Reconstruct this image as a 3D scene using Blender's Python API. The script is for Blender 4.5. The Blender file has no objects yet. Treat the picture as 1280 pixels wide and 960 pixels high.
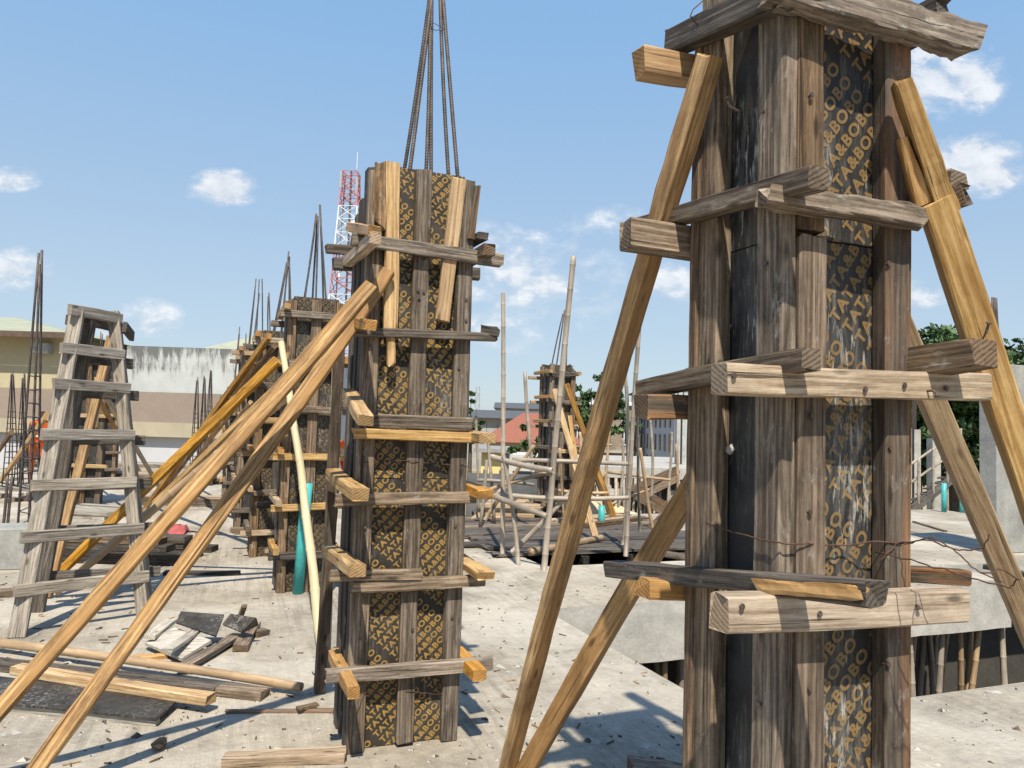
import bpy, bmesh, math, random
from mathutils import Vector, Matrix, noise as mnoise
sc = bpy.context.scene
COL = sc.collection
RND = random.Random(7)
MW = {}

# ------------------------------------------------------------------ camera model (used to survey the site from the photo)
FPX = 961.0; PITCH = math.radians(3.3); ROLL = math.radians(1.7); EYE = Vector((0, 0, 1.6))
cF = Vector((0, math.cos(PITCH), math.sin(PITCH)))
_U0 = Vector((0, -math.sin(PITCH), math.cos(PITCH)))
cR = math.cos(ROLL) * Vector((1, 0, 0)) + math.sin(ROLL) * _U0
cU = -math.sin(ROLL) * Vector((1, 0, 0)) + math.cos(ROLL) * _U0
def ray(x, y):
    return cF + cR * ((x - 640) / FPX) + cU * ((480 - y) / FPX)
def P(x, y, Y):
    d = ray(x, y); return EYE + d * (Y / d.y)
def G(x, y, z=0.0):
    d = ray(x, y); return EYE + d * ((z - EYE.z) / d.z)
TH = math.radians(21.5)
EH = Vector((math.cos(TH), math.sin(TH), 0)); EV = Vector((-math.sin(TH), math.cos(TH), 0))
def UV(u, v, z=0.0):
    return EH * u + EV * v + Vector((0, 0, z))

# ------------------------------------------------------------------ objects
def link(o, parent=None, M=None):
    COL.objects.link(o)
    M = M if M is not None else Matrix.Identity(4)
    MW[o.name] = M.copy()
    if parent is not None:
        o.parent = parent
        o.matrix_basis = MW[parent.name].inverted() @ M
    else:
        o.matrix_basis = M
    return o
def tag(o, label=None, cat=None, group=None, kind=None):
    if label: o['label'] = label
    if cat: o['category'] = cat
    if group: o['group'] = group
    if kind: o['kind'] = kind
    return o
def empty(name, loc, rz=0.0, label=None, cat=None, group=None):
    o = bpy.data.objects.new(name, None); o.empty_display_size = 0.1
    link(o, None, Matrix.Translation(loc) @ Matrix.Rotation(rz, 4, 'Z'))
    return tag(o, label, cat, group)
def mobj(name, verts, faces, mat, parent=None, M=None, smooth=False):
    me = bpy.data.meshes.new(name); me.from_pydata([tuple(v) for v in verts], [], faces); me.update()
    if mat: me.materials.append(mat)
    if smooth:
        for p in me.polygons: p.use_smooth = True
    return link(bpy.data.objects.new(name, me), parent, M)
def bmobj(name, bm, mat, parent=None, M=None, smooth=False):
    me = bpy.data.meshes.new(name); bm.to_mesh(me); bm.free()
    for m in (mat if isinstance(mat, (list, tuple)) else [mat]): me.materials.append(m)
    if smooth:
        for p in me.polygons: p.use_smooth = True
    return link(bpy.data.objects.new(name, me), parent, M)
def frame(p0, p1, nrm):
    x = (p1 - p0).normalized()
    n = nrm - x * nrm.dot(x)
    if n.length < 1e-5: n = Vector((1, 0, 0)) - x * x.x
    n.normalize(); y = n.cross(x).normalized()
    M = Matrix.Identity(4)
    for i in range(3):
        M[i][0] = x[i]; M[i][1] = y[i]; M[i][2] = n[i]; M[i][3] = ((p0 + p1) / 2)[i]
    return M
# a sawn timber: local X along its length, Y its width, Z its thickness
def board(name, p0, p1, w, t, mat, nrm=Vector((0, 0, 1)), parent=None, jit=0.0025, bow=0.004, chip=0.006, seg=0.11, cham=0.005, w1=None):
    p0, p1 = Vector(p0), Vector(p1)
    L = (p1 - p0).length; n = max(2, min(40, int(L / seg)))
    s = RND.random() * 100; by, bz = RND.uniform(-bow, bow), RND.uniform(-bow, bow)
    c = min(cham, t * 0.3, w * 0.3)
    vs, fs = [], []
    for i in range(n + 1):
        k = i / n; x = (k - 0.5) * L; arc = 1 - (2 * k - 1) ** 2
        ww = w + ((w1 if w1 else w) - w) * k
        hw, ht = ww / 2, t / 2
        prof = [(-hw + c, -ht), (hw - c, -ht), (hw, -ht + c), (hw, ht - c), (hw - c, ht), (-hw + c, ht), (-hw, ht - c), (-hw, -ht + c)]
        for j, (y, z) in enumerate(prof):
            q = Vector((x * 2.2 + s, y * 9 + s, z * 9 + j * .7))
            d = mnoise.noise(q) * jit * 1.5 + mnoise.noise(Vector((q.x * 6, q.y * 3, q.z * 3))) * jit * 1.0
            r = math.hypot(y, z) or 1
            xx = x
            if i in (0, n): xx += RND.uniform(-chip, chip) + (-1 if i else 1) * chip * .4
            vs.append((xx, y + y / r * d + by * arc, z + z / r * d + bz * arc))
    for i in range(n):
        for j in range(8):
            a, b = i * 8 + j, i * 8 + (j + 1) % 8
            fs.append((a, b, b + 8, a + 8))
    fs.append(tuple(reversed(range(8)))); fs.append(tuple(range(n * 8, n * 8 + 8)))
    return mobj(name, vs, fs, mat, parent, frame(p0, p1, nrm))
def box_bm(bm, lo, hi, rot=None):
    vs = [bm.verts.new((x, y, z)) for x in (lo[0], hi[0]) for y in (lo[1], hi[1]) for z in (lo[2], hi[2])]
    for f in ((0, 1, 3, 2), (4, 6, 7, 5), (0, 4, 5, 1), (2, 3, 7, 6), (0, 2, 6, 4), (1, 5, 7, 3)):
        bm.faces.new([vs[i] for i in f])
    return vs
def box(name, lo, hi, mat, parent=None, M=None, bev=0.0):
    bm = bmesh.new(); box_bm(bm, lo, hi)
    if bev: bmesh.ops.bevel(bm, geom=bm.edges[:], offset=bev, segments=1, affect='EDGES')
    return bmobj(name, bm, mat, parent, M)
def tube_geo(pts, r, sides=6, vs=None, fs=None):
    vs = vs if vs is not None else []; fs = fs if fs is not None else []
    pts = [Vector(p) for p in pts]; b = len(vs)
    for i, p in enumerate(pts):
        d = (pts[min(i + 1, len(pts) - 1)] - pts[max(i - 1, 0)]).normalized()
        a = Vector((0, 0, 1)) if abs(d.z) < .9 else Vector((1, 0, 0))
        x = d.cross(a).normalized(); y = d.cross(x)
        rr = r[i] if isinstance(r, (list, tuple)) else r
        for j in range(sides):
            t = 2 * math.pi * j / sides
            vs.append(p + (x * math.cos(t) + y * math.sin(t)) * rr)
    for i in range(len(pts) - 1):
        for j in range(sides):
            A = b + i * sides + j; B = b + i * sides + (j + 1) % sides
            fs.append((A, B, B + sides, A + sides))
    fs.append(tuple(reversed(range(b, b + sides)))); e = b + (len(pts) - 1) * sides
    fs.append(tuple(range(e, e + sides)))
    return vs, fs
def tube(name, pts, r, mat, parent=None, sides=6, smooth=True):
    pts = [Vector(p) for p in pts]; c = pts[0].copy()
    vs, fs = tube_geo([p - c for p in pts], r, sides)
    return mobj(name, vs, fs, mat, parent, Matrix.Translation(c), smooth)
def rod(name, p0, p1, r, mat, parent=None, sides=7, bend=0.0):   # bar with local X along its length
    p0, p1 = Vector(p0), Vector(p1); L = (p1 - p0).length; n = 6
    by, bz = RND.uniform(-bend, bend), RND.uniform(-bend, bend)
    vs, fs = tube_geo([((i / n - .5) * L, by * (1 - (2 * i / n - 1) ** 2), bz * (1 - (2 * i / n - 1) ** 2)) for i in range(n + 1)], r, sides)
    return mobj(name, vs, fs, mat, parent, frame(p0, p1, Vector((0.3, 0.2, 1)).normalized()), True)
def bamboo(name, p0, p1, r, mat, parent=None, node=0.3, bend=0.02, r1=None, sides=12, hollow=True):
    p0, p1 = Vector(p0), Vector(p1); L = (p1 - p0).length
    xs = [0.0]; k = RND.uniform(.1, node); nodes = []
    while k < L - .03:
        nodes.append(k); xs += [k - .022, k - .008, k, k + .008, k + .022, k + node * .5]; k += node * RND.uniform(.9, 1.12)
    xs = sorted(x for x in xs if 0 <= x <= L); xs.append(L)
    by, bz = RND.uniform(-bend, bend), RND.uniform(-bend, bend)
    s = RND.random() * 50
    pts, rr = [], []
    for x in xs:
        q = x / L; arc = 1 - (2 * q - 1) ** 2
        rad = r + ((r1 or r * .88) - r) * q
        for nd in nodes:
            d = abs(x - nd)
            if d < .005: rad *= 1.13
            elif d < .012: rad *= 1.07
        pts.append((x - L / 2, by * arc + mnoise.noise(Vector((x * 1.5 + s, 0, 0))) * bend * .3, bz * arc)); rr.append(rad)
    vs, fs = tube_geo(pts, rr, sides)
    if hollow:                                                    # open ends: wall thickness, then a hole going in
        fs = fs[:-2]
        for e, sg in ((0, 1), (len(pts) - 1, -1)):
            c = Vector(pts[e]); b = len(vs)
            ring = list(range(e * sides, e * sides + sides))
            for dx in (0, .09):
                for i in ring: vs.append(c + (Vector(vs[i]) - c) * .7 + Vector((sg * dx, 0, 0)))
            for j in range(sides):
                j2 = (j + 1) % sides
                fs.append((ring[j], ring[j2], b + j2, b + j)); fs.append((b + j, b + j2, b + sides + j2, b + sides + j))
            fs.append(tuple(range(b + sides, b + 2 * sides)))
    return mobj(name, vs, fs, mat, parent, frame(p0, p1, Vector((.2, .1, 1))), True)
def copyobj(o, M, parent=None):
    c = o.copy(); return link(c, parent, M)

# ------------------------------------------------------------------ materials
class NT:
    def __init__(s, m):
        s.t = m.node_tree; s.n = s.t.nodes; s.l = s.t.links
    def add(s, typ, **kw):
        n = s.n.new(typ)
        for k, v in kw.items():
            if k[0] == 'i': n.inputs[int(k[1:])].default_value = v
            else: setattr(n, k, v)
        return n
    def ln(s, a, b): s.l.new(a, b)
def newmat(name):
    m = bpy.data.materials.new(name); m.use_nodes = True
    N = NT(m); return m, N, N.n['Principled BSDF']
def ramp(N, src, stops, interp='LINEAR'):
    r = N.add('ShaderNodeValToRGB'); r.color_ramp.interpolation = interp
    e = r.color_ramp.elements
    while len(e) < len(stops): e.new(0.5)
    for i, (p, c) in enumerate(stops):
        e[i].position = p; e[i].color = (c[0], c[1], c[2], 1) if not isinstance(c, (int, float)) else (c, c, c, 1)
    N.ln(src, r.inputs[0]); return r.outputs[0]
def mixc(N, fac, a, b, mode='MIX'):
    m = N.add('ShaderNodeMix', data_type='RGBA', blend_type=mode)
    if isinstance(fac, (int, float)): m.inputs[0].default_value = fac
    else: N.ln(fac, m.inputs[0])
    for i, v in ((6, a), (7, b)):
        if isinstance(v, (tuple, list)): m.inputs[i].default_value = (v[0], v[1], v[2], 1)
        else: N.ln(v, m.inputs[i])
    return m.outputs[2]
def math_(N, op, a, b=None, clamp=False):
    m = N.add('ShaderNodeMath', operation=op, use_clamp=clamp)
    for i, v in ((0, a), (1, b)):
        if v is None: continue
        if isinstance(v, (int, float)): m.inputs[i].default_value = v
        else: N.ln(v, m.inputs[i])
    return m.outputs[0]
def coords(N, rand=True, src='Object'):
    tc = N.add('ShaderNodeTexCoord'); v = tc.outputs[src]
    if rand:
        oi = N.add('ShaderNodeObjectInfo')
        mul = N.add('ShaderNodeVectorMath', operation='SCALE'); mul.inputs[0].default_value = (37, 91, 53)
        N.ln(oi.outputs['Random'], mul.inputs['Scale'])
        ad = N.add('ShaderNodeVectorMath', operation='ADD'); N.ln(v, ad.inputs[0]); N.ln(mul.outputs[0], ad.inputs[1]); v = ad.outputs[0]
        return v, oi.outputs['Random']
    return v, None
def noise(N, v, scale, detail=5, rough=.6, map3=None, dist=0.0):
    if map3:
        mp = N.add('ShaderNodeMapping'); mp.inputs['Scale'].default_value = map3; N.ln(v, mp.inputs[0]); v = mp.outputs[0]
    n = N.add('ShaderNodeTexNoise'); n.inputs['Scale'].default_value = scale; n.inputs['Detail'].default_value = detail
    n.inputs['Roughness'].default_value = rough; n.inputs['Distortion'].default_value = dist
    N.ln(v, n.inputs['Vector']); return n.outputs['Fac']
def bump(N, h, st, dist, bs):
    b = N.add('ShaderNodeBump'); b.inputs['Strength'].default_value = st; b.inputs['Distance'].default_value = dist
    N.ln(h, b.inputs['Height']); N.ln(b.outputs[0], bs.inputs['Normal'])
def wood(name, dark, mid, light, stain=(.06, .05, .042), stain_amt=.35, splash=.0, bumpst=.6, rough=.78, streak=None, ringsc=1.0, vr=(.54, .44), grime=.62):
    m, N, bs = newmat(name)
    v, rnd = coords(N)
    fine = noise(N, v, 1.0, 7, .7, (7, 150, 150))
    fib = noise(N, v, 1.0, 7, .66, (1.9, 42, 42), 1.1)
    broad = noise(N, v, 1.0, 6, .65, (2.2, 9, 9), .4)
    grit = noise(N, v, 1.0, 8, .75, (45, 70, 70))
    mp = N.add('ShaderNodeMapping'); mp.inputs['Scale'].default_value = (0.9, 11 * ringsc, 11 * ringsc); N.ln(v, mp.inputs[0])
    wv = N.add('ShaderNodeTexWave', wave_type='RINGS', rings_direction='X'); wv.inputs['Scale'].default_value = 1.3; wv.inputs['Distortion'].default_value = 9.0
    wv.inputs['Detail'].default_value = 3; wv.inputs['Detail Scale'].default_value = 1.6; N.ln(mp.outputs[0], wv.inputs[0])
    g = math_(N, 'ADD', math_(N, 'MULTIPLY', fib, .6), math_(N, 'MULTIPLY', wv.outputs['Fac'], .09))
    g = math_(N, 'ADD', g, math_(N, 'ADD', math_(N, 'MULTIPLY', fine, .22), math_(N, 'MULTIPLY', grit, .18)))
    col = ramp(N, g, [(.39, dark), (.52, mid), (.65, light)])
    # hue drift between and along timbers
    if streak:
        sk = ramp(N, noise(N, v, 1.0, 3, .5, (.5, 9, 9)), [(.50, 0), (.56, 1)])
        col = mixc(N, sk, col, streak, 'MIX') if False else mixc(N, math_(N, 'MULTIPLY', sk, .75), col, mixc(N, fib, tuple(c * .5 for c in streak), tuple(min(1, c * 1.3) for c in streak)))
    st = ramp(N, broad, [(.44, 0), (.64, 1)])
    col = mixc(N, math_(N, 'MULTIPLY', st, stain_amt), col, stain)
    gr = ramp(N, noise(N, v, 1.0, 9, .72, (3.0, 14, 14), .6), [(.48, 0), (.66, 1)])
    col = mixc(N, math_(N, 'MULTIPLY', gr, grime), col, tuple(c * .55 for c in stain))
    # nail holes and knots
    mp2 = N.add('ShaderNodeMapping'); mp2.inputs['Scale'].default_value = (4, 13, 13); N.ln(v, mp2.inputs[0])
    vo = N.add('ShaderNodeTexVoronoi'); vo.inputs['Scale'].default_value = 1.0; N.ln(mp2.outputs[0], vo.inputs['Vector'])
    kn = ramp(N, vo.outputs['Distance'], [(.07, 1), (.17, 0)])
    col = mixc(N, math_(N, 'MULTIPLY', kn, .75), col, tuple(c * .35 for c in dark))
    crk = ramp(N, noise(N, v, 1.0, 3, .55, (1.2, 60, 60), .2), [(.31, 1), (.37, 0)])
    col = mixc(N, math_(N, 'MULTIPLY', crk, .8), col, tuple(c * .3 for c in dark))
    if splash:
        sp = ramp(N, noise(N, v, 1.0, 8, .75, (8, 16, 16)), [(.62 - splash * .1, 0), (.72 - splash * .1, 1)])
        col = mixc(N, math_(N, 'MULTIPLY', sp, .6), col, (.48, .46, .42))
    hs = N.add('ShaderNodeHueSaturation'); N.ln(col, hs.inputs['Color'])
    N.ln(math_(N, 'ADD', math_(N, 'MULTIPLY', rnd, vr[1]), vr[0]), hs.inputs['Value'])
    N.ln(math_(N, 'ADD', math_(N, 'MULTIPLY', math_(N, 'FRACT', math_(N, 'MULTIPLY', rnd, 7.3)), .4), .8), hs.inputs['Saturation'])
    tcn = N.add('ShaderNodeTexCoord'); sx = N.add('ShaderNodeSeparateXYZ'); N.ln(tcn.outputs['Normal'], sx.inputs[0])
    ends = math_(N, 'GREATER_THAN', math_(N, 'ABSOLUTE', sx.outputs['X']), .75)
    mp3 = N.add('ShaderNodeMapping'); mp3.inputs['Scale'].default_value = (0, 1, 1); mp3.inputs['Location'].default_value = (0, .04, .06); N.ln(v, mp3.inputs[0])
    rg = N.add('ShaderNodeTexWave', wave_type='RINGS', rings_direction='X'); rg.inputs['Scale'].default_value = 26; rg.inputs['Distortion'].default_value = 2.5; N.ln(mp3.outputs[0], rg.inputs[0])
    eg = ramp(N, math_(N, 'ADD', math_(N, 'MULTIPLY', rg.outputs['Fac'], .45), math_(N, 'MULTIPLY', grit, .7)), [(.3, tuple(c * .8 for c in dark)), (.75, tuple(c * .9 for c in mid))])
    N.ln(mixc(N, math_(N, 'MULTIPLY', ends, .8), hs.outputs[0], eg), bs.inputs['Base Color'])
    bs.inputs['Roughness'].default_value = rough; bs.inputs['Specular IOR Level'].default_value = .25
    h = math_(N, 'SUBTRACT', math_(N, 'ADD', math_(N, 'MULTIPLY', fib, .7), math_(N, 'MULTIPLY', fine, .5)), math_(N, 'MULTIPLY', crk, .8))
    h = math_(N, 'SUBTRACT', h, math_(N, 'MULTIPLY', kn, .5))
    bump(N, h, bumpst, .006, bs)
    return m
W = {
 'grey': wood('weathered_grey_timber', (.055, .040, .029), (.19, .143, .102), (.39, .315, .24), stain_amt=.4, splash=.35),
 'greyl': wood('pale_grey_timber', (.13, .108, .085), (.31, .268, .22), (.50, .45, .38), stain_amt=.3, splash=.1, vr=(.66, .3), grime=0.3),
 'worn': wood('worn_buff_timber', (.13, .098, .07), (.33, .265, .195), (.52, .44, .35), stain=(.16, .115, .08), stain_amt=.4, splash=.2, vr=(.85, .2), grime=.35),
 'greyd': wood('dark_grey_timber', (.035, .029, .024), (.105, .088, .072), (.22, .19, .16), stain_amt=.5, splash=.2),
 'brown': wood('brown_timber', (.055, .036, .022), (.185, .122, .074), (.36, .255, .165), stain_amt=.4, splash=.3),
 'rust': wood('red_brown_timber', (.045, .032, .023), (.12, .088, .062), (.23, .175, .125), stain_amt=.4, splash=.3, streak=(.40, .18, .06)),
 'yellow': wood('fresh_yellow_timber', (.19, .108, .048), (.40, .26, .125), (.58, .42, .23), stain=(.22, .125, .05), stain_amt=.5, bumpst=.4, rough=.7, vr=(.78, .3), grime=0.25),
 'brace': wood('brace_timber', (.13, .066, .024), (.37, .21, .075), (.58, .37, .155), stain=(.13, .07, .03), stain_amt=.6, bumpst=.5, rough=.65, streak=(.38, .20, .06), vr=(.78, .3), grime=0.4),
 'orange': wood('orange_timber', (.25, .12, .035), (.43, .235, .08), (.58, .36, .15), stain=(.3, .14, .03), stain_amt=.3, bumpst=.3, rough=.6, vr=(.78, .3), grime=0.2),
 'tan': wood('tan_timber', (.17, .115, .07), (.38, .28, .185), (.58, .46, .33), stain=(.2, .13, .08), stain_amt=.25, bumpst=.5, vr=(.78, .3), grime=0.3),
 'black': wood('blackened_and_shaded_timber', (.014, .012, .010), (.04, .035, .030), (.10, .088, .075), stain_amt=.5, splash=.2),
 'pale': wood('pale_cement_board', (.28, .25, .2), (.5, .46, .39), (.66, .62, .55), stain=(.3, .27, .22), stain_amt=.3, bumpst=.3),
}
def panelmat(name, base, hi, drip, letter=None, blue=False):
    m, N, bs = newmat(name)
    v, _ = coords(N, False)
    dr = noise(N, v, 1.0, 8, .72, (34, 34, 4.2), .4)
    sc_ = noise(N, v, 1.0, 6, .7, (7, 7, 7))
    spk = noise(N, v, 1.0, 6, .75, (55, 55, 40))
    big = noise(N, v, 1.0, 3, .5, (2.2, 2.2, 1.5))
    col = mixc(N, ramp(N, sc_, [(.35, 0), (.7, 1)]), base, hi)
    if letter: col = mixc(N, ramp(N, spk, [(.35, 0), (.75, 1)]), letter, tuple(c * .6 for c in letter))
    w = math_(N, 'ADD', math_(N, 'MULTIPLY', dr, .7), math_(N, 'MULTIPLY', big, .3))
    fade = ramp(N, w, [(.53 - drip * .06, 0), (.66 - drip * .05, 1)])
    col = mixc(N, math_(N, 'MULTIPLY', fade, .22 + .25 * drip), col, (.23, .21, .18))
    # worn back to dark film
    wear = ramp(N, math_(N, 'ADD', math_(N, 'MULTIPLY', sc_, .5), math_(N, 'MULTIPLY', spk, .5)), [(.56, 0), (.66, 1)])
    if letter: col = mixc(N, math_(N, 'MULTIPLY', wear, .8), col, base)
    white = ramp(N, math_(N, 'MULTIPLY', noise(N, v, 1.0, 6, .7, (60, 60, 9), .3), math_(N, 'ADD', big, .45)), [(.57 - .03 * drip, 0), (.66, 1)])
    col = mixc(N, math_(N, 'MULTIPLY', white, .65 * min(1, drip + .3)), col, (.46, .45, .42))
    N.ln(col, bs.inputs['Base Color'])
    bs.inputs['Roughness'].default_value = .55; bs.inputs['Specular IOR Level'].default_value = .3
    bump(N, w, .25, .004, bs)
    return m
PM = panelmat('film_faced_plywood', (.022, .019, .016), (.062, .054, .044), .15)
PML = panelmat('ochre_print', (.022, .019, .016), (.06, .05, .04), .15, letter=(.32, .20, .06))
PMR = panelmat('dripped_plywood', (.014, .014, .014), (.042, .042, .042), .75)
PMRL = panelmat('faded_ochre_print', (.014, .014, .014), (.042, .042, .042), .6, letter=(.20, .128, .052))
PMF = panelmat('dull_print', (.022, .019, .016), (.06, .05, .04), .3, letter=(.15, .105, .05))
PMX = panelmat('film_plywood_dull', (.020, .018, .016), (.055, .05, .043), .3)

def concrete(name, a, b, sc_=1.0, stain=None, brush=False, bst=.4):
    m, N, bs = newmat(name)
    v, _ = coords(N, False)
    n1 = noise(N, v, 1.6 * sc_, 8, .65); n2 = noise(N, v, 14 * sc_, 8, .7); n3 = noise(N, v, .35 * sc_, 4, .55)
    g = math_(N, 'ADD', math_(N, 'MULTIPLY', n1, .4), math_(N, 'ADD', math_(N, 'MULTIPLY', n2, .3), math_(N, 'MULTIPLY', n3, .3)))
    col = ramp(N, g, [(.38, a), (.62, b)])
    if stain:
        s = ramp(N, noise(N, v, 1.0, 7, .7, stain[1]), [(.5, 0), (.68, 1)])
        col = mixc(N, math_(N, 'MULTIPLY', s, stain[2]), col, stain[0])
    h = math_(N, 'ADD', math_(N, 'MULTIPLY', n2, .8), math_(N, 'MULTIPLY', n1, .9))
    if brush:
        mp = N.add('ShaderNodeMapping'); mp.inputs['Rotation'].default_value = (0, 0, math.radians(3)); N.ln(v, mp.inputs[0])
        st = noise(N, mp.outputs[0], 1.0, 4, .6, (17, 1.0, 1), .5)
        fine = noise(N, mp.outputs[0], 1.0, 4, .65, (60, 5, 1), .4)
        pat = ramp(N, noise(N, v, .8, 3, .5), [(.38, .15), (.6, 1)])
        col = mixc(N, math_(N, 'MULTIPLY', ramp(N, st, [(.46, 0), (.66, 1)]), math_(N, 'MULTIPLY', pat, .45)), col, tuple(c * .6 for c in a))
        h = math_(N, 'ADD', h, math_(N, 'MULTIPLY', math_(N, 'ADD', math_(N, 'MULTIPLY', st, 1.0), math_(N, 'MULTIPLY', fine, .55)), pat))
        dk = ramp(N, noise(N, v, 2.6, 10, .8), [(.50, 0), (.64, 1)])
        col = mixc(N, math_(N, 'MULTIPLY', dk, .45), col, (.15, .135, .11))
        pa = ramp(N, noise(N, v, .55, 7, .68, dist=.5), [(.46, 0), (.60, 1)])
        col = mixc(N, math_(N, 'MULTIPLY', pa, .40), col, (.60, .56, .49))
        cr = ramp(N, noise(N, v, 30, 8, .85), [(.30, 1), (.40, 0)])
        col = mixc(N, math_(N, 'MULTIPLY', cr, .45), col, (.13, .125, .12))
    N.ln(col, bs.inputs['Base Color']); bs.inputs['Roughness'].default_value = .9; bs.inputs['Specular IOR Level'].default_value = .2
    bump(N, h, bst, .03 if brush else .012, bs)
    return m
SLAB = concrete('slab_concrete', (.22, .192, .152), (.45, .402, .325), brush=True, bst=.8)
CONC = concrete('raw_concrete', (.20, .20, .185), (.40, .395, .37), 2.0, ((.13, .13, .12), (3, 3, .9), .4))
EDGE = concrete('beam_concrete', (.25, .242, .222), (.47, .453, .415), 2.2, ((.2, .195, .18), (2, 2, 5), .35))
def plain(name, c, rough=.7, var=.25, sc_=4.0, metal=0.0, bst=0.0, spec=.3, map3=None):
    m, N, bs = newmat(name)
    v, rnd = coords(N)
    n = noise(N, v, sc_, 6, .65, map3)
    col = mixc(N, ramp(N, n, [(.3, 0), (.7, 1)]), tuple(x * (1 - var) for x in c), tuple(min(1, x * (1 + var)) for x in c))
    N.ln(col, bs.inputs['Base Color']); bs.inputs['Roughness'].default_value = rough; bs.inputs['Metallic'].default_value = metal
    bs.inputs['Specular IOR Level'].default_value = spec
    if bst: bump(N, n, bst, .01, bs)
    return m
def rebarmat():
    m, N, bs = newmat('ribbed_rebar'); v, _ = coords(N)
    n = noise(N, v, 12, 5, .6)
    col = ramp(N, n, [(.35, (.045, .036, .032)), (.6, (.105, .085, .075)), (.75, (.17, .11, .075))])
    mp = N.add('ShaderNodeMapping'); mp.inputs['Rotation'].default_value = (0, 0, .5); N.ln(v, mp.inputs[0])
    w = N.add('ShaderNodeTexWave', bands_direction='X'); w.inputs['Scale'].default_value = 22; N.ln(mp.outputs[0], w.inputs[0])
    col = mixc(N, math_(N, 'MULTIPLY', w.outputs['Fac'], .25), col, (.04, .026, .024))
    N.ln(col, bs.inputs['Base Color']); bs.inputs['Roughness'].default_value = .6; bs.inputs['Metallic'].default_value = .3
    bump(N, w.outputs['Fac'], .3, .004, bs); return m
REBAR = rebarmat()
RUST = plain('rusty_wire', (.085, .045, .032), .8, .5, 40)
NAIL = plain('nail_steel', (.10, .075, .065), .6, .4, 60, .4)
def bamboomat(name, a, b, dirt):
    m, N, bs = newmat(name); v, rnd = coords(N)
    n = noise(N, v, 1.0, 5, .6, (3, 30, 30)); p = noise(N, v, 1.0, 5, .65, (1.6, 4, 4))
    col = ramp(N, n, [(.3, a), (.7, b)])
    col = mixc(N, math_(N, 'MULTIPLY', ramp(N, p, [(.45, 0), (.68, 1)]), .55), col, dirt)
    hs = N.add('ShaderNodeHueSaturation'); N.ln(col, hs.inputs['Color']); N.ln(math_(N, 'ADD', math_(N, 'MULTIPLY', rnd, .4), .8), hs.inputs['Value'])
    N.ln(hs.outputs[0], bs.inputs['Base Color']); bs.inputs['Roughness'].default_value = .55; bump(N, n, .25, .004, bs); return m
BGREY = bamboomat('weathered_bamboo', (.19, .155, .12), (.38, .33, .265), (.10, .08, .06))
BPALE = bamboomat('pale_bamboo', (.42, .34, .19), (.60, .51, .31), (.28, .20, .09))
BTAN = bamboomat('tan_bamboo', (.22, .145, .08), (.42, .30, .175), (.13, .085, .045))
TEAL = plain('teal_pvc', (.05, .36, .35), .5, .28, 6, spec=.5)
WHITE = plain('white_paint', (.5, .5, .48), .7, .08, 3)
ORANGE = plain('orange_vest_cloth', (.80, .13, .02), .8, .12, 8)
SKIN = plain('dark_skin', (.075, .038, .024), .6, .15, 8)
HAIR = plain('black_hair', (.012, .011, .010), .8, .2, 20)
RED_HAZED = plain('hazed_red_paint', (.46, .17, .16), .6, .25, 2)  # mast red, paled: distance haze mixed into the paint colour
WHT_P = plain('white_steel_paint', (.66, .68, .70), .6, .12, 2)

# ------------------------------------------------------------------ setting
def polyobj(name, pts, mat, z):
    return mobj(name, [(p[0], p[1], z) for p in pts], [tuple(range(len(pts)))], mat)
gm = concrete('bare_earth', (.24, .19, .125), (.40, .33, .225), .35, ((.12, .14, .05), (.2, .2, .2), .6))
g = mobj('ground', [(-900, -300, -3.2), (900, -300, -3.2), (900, 1500, -3.2), (-900, 1500, -3.2)], [(0, 1, 2, 3)], gm)
tag(g, kind='structure')
Mg = Matrix.Rotation(TH, 4, 'Z')
# slab rectangles in the building grid (u0,u1,v0,v1), leaving the two openings
HU0, HV0, HV1, HU1 = 2.86, 3.62, 6.36, 8.9
PU0, PU1, PV0, PV1 = 3.75, 6.9, 8.3, 10.2
FAR = 13.2
rects = [(-14, HU0, -6, HV1), (HU0, 16, -6, HV0), (12.5, 16, HV0, HV1 + .9), (HU1, 12.5, HV1 + .9, PV0), (-14, HU1, HV1, PV0), (12.5, 16, HV1 + .9, PV0),
         (-14, PU0, PV0, PV1), (PU1, 16, PV0, PV1), (-14, 16, PV1, FAR), (-14, 3.2, FAR, 27)]
bm = bmesh.new()
us = sorted({r[0] for r in rects} | {r[1] for r in rects}); vs_ = sorted({r[2] for r in rects} | {r[3] for r in rects})
def inside(u, v): return any(r[0] <= u <= r[1] and r[2] <= v <= r[3] for r in rects)
cells = [[inside((us[i] + us[i + 1]) / 2, (vs_[j] + vs_[j + 1]) / 2) for j in range(len(vs_) - 1)] for i in range(len(us) - 1)]
vc = {}
def gv(u, v, z):
    k = (round(u, 4), round(v, 4), z)
    if k not in vc: vc[k] = bm.verts.new((u, v, z))
    return vc[k]
T = -.16
for i in range(len(us) - 1):
    for j in range(len(vs_) - 1):
        if not cells[i][j]: continue
        a, b, c, d = us[i], us[i + 1], vs_[j], vs_[j + 1]
        bm.faces.new([gv(a, c, 0), gv(b, c, 0), gv(b, d, 0), gv(a, d, 0)])
        bm.faces.new([gv(a, d, T), gv(b, d, T), gv(b, c, T), gv(a, c, T)])
        for (di, dj, p, q) in ((-1, 0, (a, d), (a, c)), (1, 0, (b, c), (b, d)), (0, -1, (a, c), (b, c)), (0, 1, (b, d), (a, d))):
            ii, jj = i + di, j + dj
            if not (0 <= ii < len(us) - 1 and 0 <= jj < len(vs_) - 1 and cells[ii][jj]):
                bm.faces.new([gv(*q, 0), gv(*p, 0), gv(*p, T), gv(*q, T)])
bmesh.ops.recalc_face_normals(bm, faces=bm.faces[:])
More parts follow.
